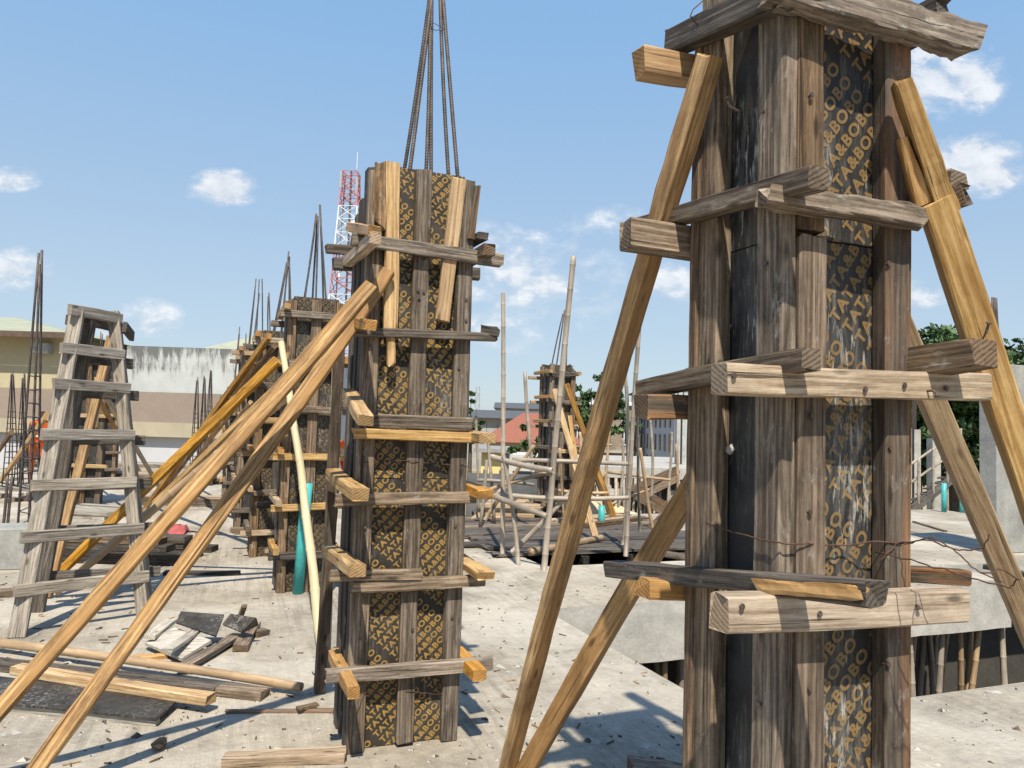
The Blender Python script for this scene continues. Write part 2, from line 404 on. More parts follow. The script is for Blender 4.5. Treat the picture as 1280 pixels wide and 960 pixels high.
slab = tag(bmobj('concrete_slab', bm, SLAB, None, Mg), kind='structure')
# edge beams hanging under the rim of the openings (set 3 mm proud of the slab edge)
def beam(u0, u1, v0, v1, d=.56):
    bm = bmesh.new()
    n = max(2, int(max(u1 - u0, v1 - v0) / .25))
    along_u = (u1 - u0) > (v1 - v0)
    box_bm(bm, (u0, v0, -d), (u1, v1, -.004))
    bmesh.ops.subdivide_edges(bm, edges=[e for e in bm.edges if e.calc_length() > .9], cuts=n)
    for v in bm.verts:
        if v.co.z < -.1: v.co.z += RND.uniform(-.006, .006)
    o = bmobj('slab_edge_beam', bm, EDGE, None, Mg); return tag(o, kind='structure')
beam(HU0 + .02, HU1 + .003, HV1 - .003, HV1 + .30)
beam(HU1 + .01, 12.5, HV1 + .897, HV1 + 1.2, .5)
beam(HU0 - .3, HU0 + .003, HV0, HV1, .3)
beam(PU0, PU1, PV0 - .3, PV0 + .003, .25)
beam(-14, -13.8, -6, 27, .4)
beam(3.2, 16, FAR - .25, FAR + .003, .5)

# ------------------------------------------------------------------ lettering on the shuttering plywood
_cu = bpy.data.curves.new('word', 'FONT'); _cu.body = 'TATA&BOBO'; _cu.size = 1.0; _cu.resolution_u = 4; _cu.offset = .042; _cu.space_character = 1.16
_to = bpy.data.objects.new('word', _cu); COL.objects.link(_to)
bpy.context.view_layer.update()
_wm = bpy.data.meshes.new_from_object(_to.evaluated_get(bpy.context.evaluated_depsgraph_get()))
WV = [v.co.copy() for v in _wm.vertices]; WF = [tuple(p.vertices) for p in _wm.polygons]
bpy.data.objects.remove(_to); bpy.data.curves.remove(_cu); bpy.data.meshes.remove(_wm)
WL = max(v.x for v in WV) - min(v.x for v in WV); WH = max(v.y for v in WV)
def lettering(w, h, wordlen, pitch, ang, shift, seed, skip=0.0, ys=.86):
    """diagonal rows of the printed word clipped to a w x h sheet; returns a bmesh in the sheet's plane (x right, y up)"""
    r = random.Random(seed); bm = bmesh.new(); s = wordlen / WL; ca, sa = math.cos(ang), math.sin(ang)
    per = wordlen * 1.10
    nr = int((w * sa + h * ca) / pitch) + 2
    for k in range(-int(w * sa / pitch) - 2, nr + 1):
        for j in range(-int(2 * (w + h) / per), int(2 * (w + h) / per) + 1):
            a0 = j * per - k * shift + seed % 7 * .05; b0 = k * pitch
            cx = a0 * ca - b0 * sa; cy = a0 * sa + b0 * ca
            ex, ey = cx + wordlen * ca, cy + wordlen * sa
            if max(cx, ex) < -.05 or min(cx, ex) > w + .05 or max(cy, ey) < -.05 or min(cy, ey) > h + .05: continue
            if r.random() < skip: continue
            vv = [bm.verts.new(((a0 + v.x * s) * ca - (b0 + v.y * s * ys) * sa, (a0 + v.x * s) * sa + (b0 + v.y * s * ys) * ca, 0)) for v in WV]
            for f in WF: bm.faces.new([vv[i] for i in f])
    for co, no in (((0, 0, 0), (-1, 0, 0)), ((w, 0, 0), (1, 0, 0)), ((0, 0, 0), (0, -1, 0)), ((0, h, 0), (0, 1, 0))):
        bmesh.ops.bisect_plane(bm, geom=bm.verts[:] + bm.edges[:] + bm.faces[:], plane_co=co, plane_no=no, clear_outer=True)
    return bm

# ------------------------------------------------------------------ column shuttering
class Shutter:
    """a column shutter: outer box of its battens is local [0,w]x[0,d]x[0,h]; front is y=0, left side x=0"""
    def __init__(s, O, w, d, h, label, tb=.05, th=TH, group=None):
        s.O, s.w, s.d, s.h, s.tb, s.th = Vector(O), w, d, h, tb, th
        s.M = Matrix.Translation(s.O) @ Matrix.Rotation(th, 4, 'Z'); s.Mi = s.M.inverted()
        s.root = empty('column_formwork', s.O, th, label, 'column formwork', group)
        s.n = {'F': s.M.to_3x3() @ Vector((0, -1, 0)), 'B': s.M.to_3x3() @ Vector((0, 1, 0)), 'L': s.M.to_3x3() @ Vector((-1, 0, 0)), 'R': s.M.to_3x3() @ Vector((1, 0, 0))}
    def wl(s, x, y, z): return s.M @ Vector((x, y, z))
    def hit(s, px, face, off=0.0):
        o = s.Mi @ EYE; d = s.Mi.to_3x3() @ ray(*px)
        ax, val = {'F': (1, -off), 'B': (1, s.d + off), 'L': (0, -off), 'R': (0, s.w + off)}[face]
        return s.M @ (o + d * ((val - o[ax]) / d[ax]))
    def panels(s, pm, lm, wordlen=.37, pitch=.048, ang=50, faces='FLRB', zsplit=(0,), seed=1, skip=0.0, shift=.003, z0=.005, letter_faces='FL'):
        t, e = s.tb, .018
        zs = list(zsplit) + [s.h - .03]
        for f in faces:
            for i in range(len(zs) - 1):
                za, zb = (zs[i] if i else z0), zs[i + 1] - .004
                g0 = {'F': ((t, t, za), (s.w - t, t + e, zb)), 'B': ((t, s.d - t - e, za), (s.w - t, s.d - t, zb)),
                      'L': ((t, t + e + .001, za), (t + e, s.d - t - e - .001, zb)), 'R': ((s.w - t - e, t + e + .001, za), (s.w - t, s.d - t - e - .001, zb))}[f]
                p = box('panel', g0[0], g0[1], pm, s.root, s.M)
                if f in letter_faces and lm:
                    wd = (s.w - 2 * t) if f == 'F' else (s.d - 2 * t - 2 * e)
                    b = lettering(wd, zb - za, wordlen, pitch, math.radians(ang + (i * 7) % 11 - 4), shift, seed + i * 3 + ord(f), skip)
                    for v in b.verts:
                        x, z = v.co.x, v.co.y
                        v.co = (t + x, t - .0012, za + z) if f == 'F' else (t - .0012, s.d - t - e - x, za + z)
                    bmobj('lettering', b, lm, p, s.M)
    def batten(s, face, a, w, z0, z1, mat, lean=0.0, out=0.0, t=None, **kw):
        t = t or s.tb; q = -out + t / 2
        c = a + w / 2
        pt = {'F': lambda k, z: (c + k, q, z), 'B': lambda k, z: (c + k, s.d - q, z), 'L': lambda k, z: (q, c + k, z), 'R': lambda k, z: (s.w - q, c + k, z)}[face]
        return board('batten', s.wl(*pt(0, z0)), s.wl(*pt(lean, z1)), w, t, W[mat], s.n[face], s.root, **kw)
    def waler(s, face, p0, p1, h, t, mat, off=0.0, **kw):
        a, b = s.hit(p0, face, off + t / 2), s.hit(p1, face, off + t / 2)
        return board('waler', a, b, h, t, W[mat], s.n[face], s.root, **kw)
    def lwaler(s, face, a0, a1, z, h, t, mat, dz=0.0, **kw):        # given in the shutter's own coordinates
        q = t / 2
        pt = {'F': lambda k, zz: (k, -q, zz), 'B': lambda k, zz: (k, s.d + q, zz), 'L': lambda k, zz: (-q, k, zz), 'R': lambda k, zz: (s.w + q, k, zz)}[face]
        return board('waler', s.wl(*pt(a0, z)), s.wl(*pt(a1, z + dz)), h, t, W[mat], s.n[face], s.root, **kw)
    def core(s, h):
        t = s.tb + .02
        o = box('wet_concrete', (t, t, 0), (s.w - t, s.d - t, h), CONC, s.root, s.M); return o
def nail(par, p, d, L=.06, r=.0028, bent=.0):
    p = Vector(p); d = Vector(d).normalized()
    pts = [p - d * .01, p + d * L * .6, p + d * L * (.85) + Vector((0, 0, bent * .4)), p + d * L + Vector((0, 0, bent))]
    vs, fs = tube_geo([q - p for q in pts], r, 6)
    tube_geo([pts[-1] - p, pts[-1] - p + (pts[-1] - pts[-2]).normalized() * .003], r * 2.3, 8, vs, fs)
    return mobj('nail', vs, fs, NAIL, par, Matrix.Translation(p))

# ---- the near right-hand column
YR = 2.0
c0 = P(977, 600, YR); A = Shutter((c0.x, c0.y, 0), .48, .42, 2.93,
    'tall close column formwork on the right with heavy rough walers and streaked black panels', tb=.053)
A.panels(PMR, PMRL, .37, .0535, 53, zsplit=(0, 1.08, 2.15), seed=4, shift=.003, letter_faces='F')
A.core(2.5)
A.batten('F', .053, .093, 0, 2.14, 'brown', lean=.004)
A.batten('F', .053, .089, 2.155, 2.95, 'brown', lean=.0, t=.05)
A.batten('F', .36, .089, 0, 2.95, 'rust', lean=.0)
A.batten('L', .013, .102, 0, 2.95, 'grey', lean=.0)
A.batten('L', .278, .095, 0, 2.98, 'grey', lean=.01)
A.batten('L', .368,   .04, 0, 2.9, 'brown', out=.009)
A.batten('R', .02, .09, 0, 2.8, 'brown'); A.batten('R', .31, .09, 0, 2.8, 'grey')
A.batten('B', .05, .09, 0, 2.85, 'grey'); A.batten('B', .33, .09, 0, 2.85, 'grey')
# front walers
A.waler('F', (962, -17), (1214, 54), 0.080, 0.067, 'grey', jit=.016, chip=.04, seg=.03, bow=.008)
A.waler('F', (957, 245), (1152, 276), 0.052, 0.062, 'grey', jit=.009, chip=.03, seg=.03)
A.waler('F', (899, 474), (1226, 484), 0.076, 0.067, 'worn', jit=.0035, chip=.006)
A.waler('F', (898, 766), (1198, 755), 0.088, 0.067, 'tan', jit=.002, chip=.008)
# left walers (run from behind, forward past the corner)
A.waler('L', (838, 56), (985, -12), 0.076, 0.062, 'greyd', jit=.006, chip=.012)
A.waler('L', (800, 284), (1026, 222), 0.055, 0.062, 'grey', jit=.003)
A.waler('L', (804, 487), (1014, 449), 0.055, 0.062, 'grey', jit=.003)
A.waler('L', (764, 711), (1096, 742), 0.055, 0.062, 'greyd', jit=.004, chip=.012)
board('torn_face', A.hit((946, 731), 'L', .062), A.hit((1078, 742), 'L', .062), .03, .025, W['orange'], A.n['L'], A.root, jit=.006, chip=.03, seg=.03)
# back walers showing at the left
for (x0, y0, x1, y1, hh, mt) in ((799, 78, 905, 96, .085, 'orange'), (782, 292, 890, 308, .095, 'grey'), (801, 508, 890, 512, .075, 'rust'), (801, 734, 900, 738, .055, 'orange')):
    A.waler('B', (x0, y0), (x1 + 130, y1 + (y1 - y0) * 1.2), hh, .075, mt, jit=.005, chip=.01)
# right-side walers poking forward past the right post
for (x1, y1, off, hh, mt, tt, dz) in ((1180, 14, .02, .085, 'greyd', .075, -.02), (1200, 224, -.03, .055, 'grey', .07, 0), (1204, 243, -.03, .06, 'brown', .07, -.02), (1231, 441, .19, .075, 'brown', .09, -.06)):
    e1 = A.hit((x1, y1), 'F', off)
    board('waler', e1 + EV * .75 + Vector((0, 0, dz)) - EH * .05, e1, hh, tt, W[mt], A.n['R'], A.root, jit=.007, chip=.014)
A.waler('B', (1090, 716), (1206, 722), 0.055, 0.062, 'rust', jit=.004, off=.0)
# bent nails
for px, fc, off, ln, bt in (((1158, 489), 'F', .067, .03, -.015), ((1079, 487), 'F', .067, .006, 0), ((1144, 757), 'F', .067, .012, -.005), ((1022, 767), 'F', .067, .006, 0), ((921, 138), 'L', .05, .04, .02), ((1128, 482), 'F', .067, .006, .0), ((915, 470), 'F', .067, .006, 0), ((1180, 486), 'F', .067, .006, 0), ((925, 758), 'F', .067, .006, 0), ((1012, 520), 'F', 0, .006, 0), ((1010, 640), 'F', 0, .006, 0), ((1110, 560), 'F', 0, .006, 0), ((1108, 330), 'F', 0, .006, 0), ((1012, 120), 'F', 0, .006, 0), ((955, 140), 'L', 0, .006, 0), ((958, 330), 'L', 0, .006, 0), ((1108, 830), 'F', 0, .006, 0), ((1010, 860), 'F', 0, .006, 0), ((950, 880), 'L', 0, .006, 0)):
    nail(A.root, A.hit(px, fc, off), A.n[fc] + Vector((.25, 0, .1)), ln, .0035, bt)
for px in ((833, 57), (840, 58)):
    nail(A.root, A.hit(px, 'L', .035), (0.02, 0, 1), .05, .003)
nail(A.root, A.hit((1216, 433), 'F', .14), (.25, -.8, .45), .055, .0035, .03)
# cement blobs stuck in the joint of the left side
for px, r in (((910, 407), .011), ((913, 561), .014)):
    c = A.hit(px, 'L', -.05); bm = bmesh.new(); bmesh.ops.create_icosphere(bm, subdivisions=2, radius=r)
    for v in bm.verts: v.co *= 1 + mnoise.noise(v.co * 140) * .9
    bmobj('cement_blob', bm, CONC, A.root, Matrix.Translation(c), True)
# binding wire
wp = [A.hit(p, f, o) for p, f, o in (((864, 646), 'L', .0), ((900, 660), 'L', .004), ((945, 673), 'L', .006), ((973, 678), 'L', .01), ((983, 680), 'F', .012), ((1010, 679), 'F', .006), ((1030, 681), 'F', -.02), ((1060, 682), 'F', -.03), ((1089, 677), 'F', .004), ((1128, 679), 'F', .006))]
def wire(name, pts, r, par, wob=.004, n=5, mat=RUST):
    out = []
    for i in range(len(pts) - 1):
        for k in range(n):
            q = pts[i].lerp(pts[i + 1], k / n)
            out.append(q + Vector([RND.uniform(-wob, wob) for _ in range(3)]) * (1 if k else .3))
    out.append(pts[-1]); return tube(name, out, r, mat, par, 5)
wire('tie_wire', wp, .0022, A.root, .0015)
we = A.hit((1125, 679), 'F', .006)
wire('tie_wire', [we, P(1160, 675, 2.05), P(1190, 686, 1.91), P(1230, 686, 1.87), P(1236, 668, 1.87)], .002, A.root)
wire('tie_wire', [A.hit((1095, 690), 'F', .006), P(1150, 703, 1.96), P(1200, 718, 1.87), P(1262, 735, 1.82), P(1274, 724, 1.80), P(1255, 712, 1.78), P(1225, 716, 1.78)], .002, A.root)
wire('tie_wire', [A.hit((1100, 700), 'F', .006), A.hit((1120, 680), 'F', .01), P(1165, 672, 2.00), P(1195, 690, 1.96), P(1220, 712, 1.96), P(1256, 728, 1.91)], .0018, A.root)
wire('tie_wire', [A.hit((880, 0), 'L', .03), P(866, 12, 2.23), P(863, 20, 2.23), P(872, 31, 2.27)], .002, A.root, .001)

# braces round the near column
def brace(p0, p1, w, t, mat, nrm, label, group=None, name='timber_brace', **kw):
    return tag(board(name, p0, p1, w, t, W[mat], nrm, None, **kw), label, 'brace', group)
BG = 'raking braces of the near column'
foot1 = G(632, 972, .03)
brace(foot1, A.hit((888, 70), 'L', .07), .056, .068, 'brace', Vector((-.75, -.66, .1)), 'long yellow brace leaning on the left side of the near column', BG, jit=.004, bow=.02, seg=.08)
brace(G(652, 974, .03), P(905, 545, 2.73), .078, .072, 'brace', Vector((-.3, -.9, .3)), 'shorter yellow brace rising behind the near column from beside the long brace foot', BG, jit=.003, bow=.015)
b3 = empty('timber_brace', G(1510, 1150, 0), 0, 'thick yellow brace with a split top at the right of the near column', 'brace', BG)
pt, pm_ = A.hit((1119, 104), 'F', .065), None
pf = G(1470, 1150, .03)
pm_ = pt.lerp(pf, .118)
nr3 = Vector((-.35, -.9, .15))
board('shaft', pm_, pf, .084, .07, W['yellow'], nr3, b3, jit=.003, bow=.006, chip=.006)
sd = frame(pm_, pf, nr3).to_3x3() @ Vector((0, 1, 0))
if sd.x < 0: sd = -sd
board('split_tongue', pt, pm_ + (pf - pm_) * .02, .046, .062, W['yellow'], nr3, b3, jit=.006, chip=.008, seg=.03, w1=.06).matrix_basis.translation += sd * .014
board('splinter', pt.lerp(pm_, .42) - sd * .03, pm_ - sd * .035, .02, .05, W['orange'], nr3, b3, jit=.004, chip=.004, seg=.03, w1=.045)
brace(P(1090, 330, 2.68), G(1385, 1015, .03), .086, .078, 'yellow', Vector((-.4, -.85, .25)), 'straight yellow brace rising from the right behind the near column and its split brace', BG, jit=.0025)
blk = board('timber_block', G(785, 966, .05), G(900, 985, .05), .13, .1, W['brown'], Vector((0, 0, 1)), jit=.012, chip=.03, seg=.03)
tag(blk, 'stubby brown timber block on the slab at the foot of the near column', 'timber offcut')

# ---- the middle column
c0 = G(433, 944)
B = Shutter((c0.x, c0.y, 0), .565, .44, 2.97, 'middle column formwork with clear ochre lettering, six tall steel bars above it', tb=.05)
B.panels(PM, PML, .305, .0445, 49, zsplit=(0, 1.33, 2.42), seed=2, shift=.003)
B.core(2.5)
B.batten('F', 0, .085, 0, 2.88, 'grey'); B.batten('F', .245, .085, 0.02, 2.93, 'grey', lean=-.006)
B.batten('F', .475, .085, 0, 2.91, 'grey', lean=.0)
B.batten('L', .06, .09, 0, 2.92, 'black'); B.batten('L', .21, .08, 0.02, 2.8, 'black'); B.batten('L', .33, .09, 0, 2.74, 'greyd')  # left side's shade put into the colour of these dark battens
B.batten('L', .16, .05, .1, 2.75, 'brown', t=.03, out=-.02)
B.batten('R', .05, .09, 0, 2.75, 'grey'); B.batten('R', .3, .09, 0, 2.75, 'grey')
B.batten('B', .05, .09, 0, 2.8, 'brown'); B.batten('B', .42, .09, 0, 2.8, 'brown')
def fb(p0, p1, w, t, mat, off=0.0, **kw):
    return board('batten', B.hit(p0, 'F', off + t / 2), B.hit(p1, 'F', off + t / 2), w, t, W[mat], B.n['F'], B.root, **kw)
fb((491, 204), (488, 415), .072, .04, 'yellow', off=.0)
fb((488, 416), (489, 459), .04, .03, 'yellow', off=.0, chip=.02)
fb((476, 204), (473, 285), .05, .045, 'brown', off=.0, jit=.012, chip=.03, seg=.04)
fb((574, 224), (553, 402), .075, .03, 'yellow', off=.0)
fb((598, 232), (589, 300), .03, .02, 'rust', off=.002, jit=.006)
fw = [((440, 299), (627, 326), .065, .05, 'grey', 0), ((436, 414), (620, 422), .042, .05, 'greyd', 0), ((464, 526), (592, 531), .07, .025, 'grey', 0), ((441, 542), (604, 548), .052, .06, 'yellow', 0),
      ((418, 625), (593, 622), .058, .05, 'grey', 0), ((412, 720), (526, 718), .05, .05, 'grey', 0), ((438, 733), (606, 725), .056, .045, 'grey', .0), ((407, 844), (615, 829), .062, .05, 'grey', 0)]
for i, (p0, p1, h, t, mt, off) in enumerate(fw):
    B.waler('F', p0, p1, h, t, mt, off=off, jit=.004, chip=.012)
# left-side walers coming forward
for (p0, p1, h, t, mt) in (((440, 284), (470, 287), .05, .06, 'orange'), ((430, 330), (470, 296), .06, .05, 'tan'), ((438, 401), (470, 403), .05, .06, 'orange'), ((436, 492), (464, 526), .055, .07, 'yellow'), ((416, 592), (451, 618), .06, .08, 'yellow'),
                       ((411, 687), (447, 714), .055, .08, 'yellow'), ((417, 818), (442, 866), .06, .055, 'orange')):
    a, b = B.hit(p0, 'L', t / 2 + .002), B.hit(p1, 'L', t / 2 + .002)
    # clamp to a plausible reach: from the back of the side to a hand's breadth in front
    la, lb = B.Mi @ a, B.Mi @ b
    la.y = max(-.25, min(.6, la.y)); lb.y = max(-.34, min(.2, lb.y))
    if la.y - lb.y < .35: la.y = lb.y + .6
    board('waler', B.M @ la, B.M @ lb, h, t, W[mt], B.n['L'], B.root, jit=.004, chip=.01)
# back walers at the left, right-side walers at the right
for (p0, p1, h, mt) in (((407, 311), (470, 315), .05, 'greyd'), ((416, 329), (470, 333), .07, 'greyd')):
    B.waler('B', p0, (p1[0] + 130, p1[1] + 10), h, .05, mt, jit=.006)
for (p1, h, t, mt) in (((604, 294), .04, .06, 'greyd'), ((612, 312), .06, .07, 'brown'), ((610, 548), .05, .09, 'yellow'), ((607, 618), .045, .09, 'orange'), ((608, 720), .04, .09, 'yellow'), ((600, 845), .055, .07, 'orange')):
    q = B.Mi @ B.hit(p1, 'R', t / 2); q.y = max(-.3, min(.3, q.y))
    board('waler', B.M @ (q + Vector((0, .75, .02))), B.M @ q, h, t, W[mt], B.n['R'], B.root, jit=.004, chip=.01)
for y0, y1, sg in ((580, 583, 1), (868, 862, 1)):
    wire('tie_wire', [B.hit((440, y0 + 8), 'L', .002), B.hit((455, y0 - 2), 'F', .006), B.hit((480, y0 - 4), 'F', -.03), B.hit((515, y0 - 4), 'F', .006), B.hit((545, y0), 'F', -.03), B.hit((585, y1), 'F', .006)], .002, B.root, .002)
for i in range(26):
    f = (0.043, .288, .518)[i % 3]; nail(B.root, B.wl(f + RND.uniform(-.02, .02), .004, RND.uniform(.15, 2.7)), B.n['F'], .008, .0035)
# splintered scrap at the waler end
board('splinter', B.hit((600, 412), 'F', .03), B.hit((622, 416), 'F', .05), .05, .02, W['black'], B.n['F'], B.root, jit=.01, chip=.02, seg=.02)
# rebar rising from it
sb = empty('starter_bars', B.wl(.28, .28, 2.5), TH, 'six tall ribbed bars leaning together above the middle column', 'rebar')
for px, tp in (((500, 205), (536, -4)), ((508, 205), (539, -4)), ((531, 208), (537, -6)), ((539, 210), (540, -6)), ((563, 214), (551, -4)), ((575, 216), (554, -4))):
    Yb = RND.uniform(3.95, 4.2)
    a = P(px[0], px[1] + 40, Yb); b = P(px[0], px[1], Yb); tpp = P(tp[0], tp[1], 4.15)
    d = (tpp - b)
    rod('bar', a - d * .0, tpp + d * .12, .0105, REBAR, sb, 8, .01)
wire('tie_wire', [P(537, 26, 4.12), P(545, 30, 4.08), P(556, 37, 4.12), P(545, 38, 4.2), P(534, 32, 4.15)], .002, sb, .002)

# vertical stiffener boards at its left
brace(P(424, 415, 4.25), G(399, 862, .02), .08, .06, 'brown', Vector((-.9, -.3, 0)), 'crooked dark upright timber standing just left of the middle column', jit=.006, bow=.03, name='upright_timber')
brace(P(421, 428, 4.6), G(408, 843, .02), .04, .035, 'tan', Vector((-.5, -.8, 0)), 'slim pinkish batten standing behind the crooked dark upright', jit=.003, name='upright_timber')
# its two long braces
br1 = brace(G(17, 1000, .02), B.hit((486, 338), 'F', .06), .072, .032, 'brace', Vector((.1, -.8, .55)), 'long orange-brown brace nailed to the middle column face, right one of the long pair', 'long braces of the middle column', jit=.0035, bow=.014, seg=.09)
p2 = B.hit((466, 356), 'L', .03); f2 = G(-84, 983, .02)
brace(f2, p2, .074, .032, 'brace', Vector((.1, -.8, .55)), 'long orange-brown brace to the left side of the middle column, left of the pair', 'long braces of the middle column', jit=.003, bow=.01, seg=.09)

# ---- generic shutters further off
def generic(O, w, d, h, label, seed, far=False, th=TH, mats=('grey', 'greyd', 'brown'), stick=.16, nw=6, group=None):
    global RND
    keep = RND; RND = random.Random(seed)
    s = Shutter(O, w, d, h, label, tb=.05, th=th, group=group)
    s.panels(PMX, None if far else PMF, .37, .05, 50, zsplit=(0,), seed=seed, faces='FLR' if far else 'FLRB', skip=.1)
    pk = lambda: RND.choice(mats)
    for f, W_ in (('F', w), ('L', d), ('R', d), ('B', w)):
        if far and f == 'B': continue
        n = 3
        for i in range(n):
            a = (W_ - .085) * i / (n - 1)
            if f in 'LRB' and i == 0: a = .055
            if f in 'LRB' and i == n - 1: a = W_ - .14
            s.batten(f, a, .085 + RND.uniform(-.01, .01), 0, h - RND.uniform(0, .12), pk(), seg=.3, lean=RND.uniform(-.01, .01))
    for i in range(nw):
        z = .3 + (h - .5) * i / (nw - 1) + RND.uniform(-.05, .05)
        s.lwaler('F', -RND.uniform(.02, stick), w + RND.uniform(.03, stick), z, .065, .05, RND.choice(('grey', 'grey', 'tan', 'yellow', 'greyd')), dz=RND.uniform(-.04, .04), seg=.25)
        s.lwaler('L', d + RND.uniform(.02, stick), -RND.uniform(.05, stick + .08), z + .06, .06, .055, RND.choice(('yellow', 'orange', 'grey', 'tan')), seg=.25)
        if not far:
            s.lwaler('R', d + .1, -RND.uniform(.06, stick), z + .05, .06, .055, RND.choice(('yellow', 'orange', 'grey')), seg=.25)
            s.lwaler('B', -RND.uniform(.05, stick + .05), w + .1, z - .03, .06, .055, RND.choice(('grey', 'greyd', 'tan')), seg=.25)
    s.core(h * .85)
    RND = keep
    return s
def bars(label, pts, top, zb, zt, r=.010, conv=.25, parent_loc=None, ties=0, n=None, name='starter_bars', group=None, jit=.2):
    """a sheaf of vertical bars: pts = feet (x,y); they lean towards `top`"""
    c = Vector((sum(p[0] for p in pts) / len(pts), sum(p[1] for p in pts) / len(pts), zb))
    e = empty(name, c, 0, label, 'rebar', group)
    for p in pts:
        a = Vector((p[0], p[1], zb)); b = Vector((top[0], top[1], zt)) + (a - c).to_2d().to_3d() * conv
        b.z = zt - RND.uniform(0, jit)
        rod('bar', a, b, r, REBAR, e, 6, .01)
    for i in range(ties):
        k = i / max(1, ties - 1) * .62; z = zb + (zt - zb) * k
        ring = [Vector((p[0], p[1], zb)).lerp(Vector((top[0], top[1], zt)) + (Vector((p[0], p[1], zb)) - c).to_2d().to_3d() * conv, k) for p in pts]
        mx, my = sum(t.x for t in ring) / len(ring), sum(t.y for t in ring) / len(ring)
        ring = sorted(ring, key=lambda q: math.atan2(q.y - my, q.x - mx))
        ring = [q + (q - c).to_2d().to_3d() * .06 + Vector((0, 0, RND.uniform(-.01, .01))) for q in ring]
        tube('stirrup', ring + [ring[0]], r * .55, REBAR, e, 5)
    return e
def sheaf(s, n, top_dx, zt, label, conv=.2, r=.010):
    ins = .13
    pts = [s.wl(x, y, 0) for x, y in [(ins, ins), (s.w - ins, ins), (ins, s.d - ins), (s.w - ins, s.d - ins), (s.w / 2, ins), (s.w / 2, s.d - ins)][:n]]
    c = s.wl(s.w / 2, s.d / 2, 0)
    return bars(label, [(p.x, p.y) for p in pts], (c.x + top_dx, c.y), s.h - .35, zt, r, conv)
c0 = G(345, 742); C2 = generic((c0.x, c0.y, 0), .52, .55, 2.84, 'second column formwork behind the middle one, with the teal pipe leaning on its front', 21)
sheaf(C2, 6, 0.0, 3.8, 'two tight pairs of tall bars above the second column', .12)
c0 = G(311, 697); C3 = generic((c0.x, c0.y, 0), .52, .52, 2.72, 'third column formwork in the row, partly hidden behind the second one', 33, mats=('brown', 'brown', 'greyd'))
sheaf(C3, 6, .05, 3.72, 'sheaf of bars tied to a point above the third column', .1)
c0 = UV(.42, 11.5); C9 = generic(c0, .52, .52, 2.72, 'column formwork squeezed between the third and fourth of the row', 99, far=True, mats=('brown', 'grey', 'rust'))
sheaf(C9, 4, 0, 3.5, 'short bars above the column squeezed between third and fourth', .5)
c0 = UV(.45, 13.6); C4 = generic(c0, .52, .52, 2.75, 'fourth column formwork, mostly hidden behind the raking braces of the row', 44, far=True)
sheaf(C4, 5, 0, 4.1, 'bars spreading above the fourth column in front of the stained wall', .4)
c0 = UV(.35, 17.0); C5 = generic(c0, .52, .52, 2.3, 'fifth and smallest column formwork at the end of the row', 55, far=True)
sheaf(C5, 4, 0, 3.6, 'bars above the smallest column at the end of the row', .5)

# timbers raking against the second and third columns
RG = 'raking timbers of the second and third columns'
brace(P(347, 450, 6.9), G(62, 728, .02), .09, .045, 'brace', Vector((.1, -.8, .5)), 'broad grey-yellow raking plank with its top end free beside the second column', RG, jit=.004)
brace(P(337, 420, 8.6), G(168, 655, .02), .09, .05, 'brace', Vector((.1, -.8, .5)), 'raking plank from the third column down towards the step ladder', RG)
o = bamboo('bamboo_pole', P(357, 497, 7.0), G(70, 740, .05), .042, BTAN, bend=.04); tag(o, 'bamboo pole raking from the second column under the long braces', 'bamboo pole', RG)
brace(P(313, 503, 8.5), G(205, 640, .02), .05, .04, 'yellow', Vector((.1, -.8, .5)), 'thin yellow batten raking beside the bamboo pole of the second column', RG)
brace(P(325, 470, 9.2), G(215, 612, .02), .08, .04, 'brace', Vector((.1, -.8, .5)), 'yellow raking plank farthest back among the row braces', RG)
brace(P(352, 478, 7.1), G(118, 702, .02), .06, .045, 'yellow', Vector((.1, -.8, .5)), 'slim yellow raking timber low between the broad plank and the bamboo', RG)
brace(P(344, 432, 7.3), G(190, 632, .02), .065, .05, 'brown', Vector((.1, -.8, .5)), 'brown raking timber just above the broad grey-yellow plank', RG)
brace(P(318, 452, 9.6), G(232, 600, .02), .06, .045, 'brace', Vector((.1, -.8, .5)), 'short raking timber against the third column, steepest of the row braces', RG)
o = bamboo('bamboo_pole', G(403, 812, .0), P(352, 428, 7.05), .036, BPALE, bend=.05, r1=.028); tag(o, 'pale yellow bamboo pole propped steeply against the second column', 'bamboo pole')
pf_, pt_ = G(372, 742), C2.hit((384, 604), 'F', .06)
pp = tube('pipe', [pf_, pf_.lerp(pt_, .5), pt_], .05, TEAL, None, 14); pp.name = 'plastic_pipe'; tag(pp, 'teal plastic pipe leaning on the front of the second column', 'pipe')

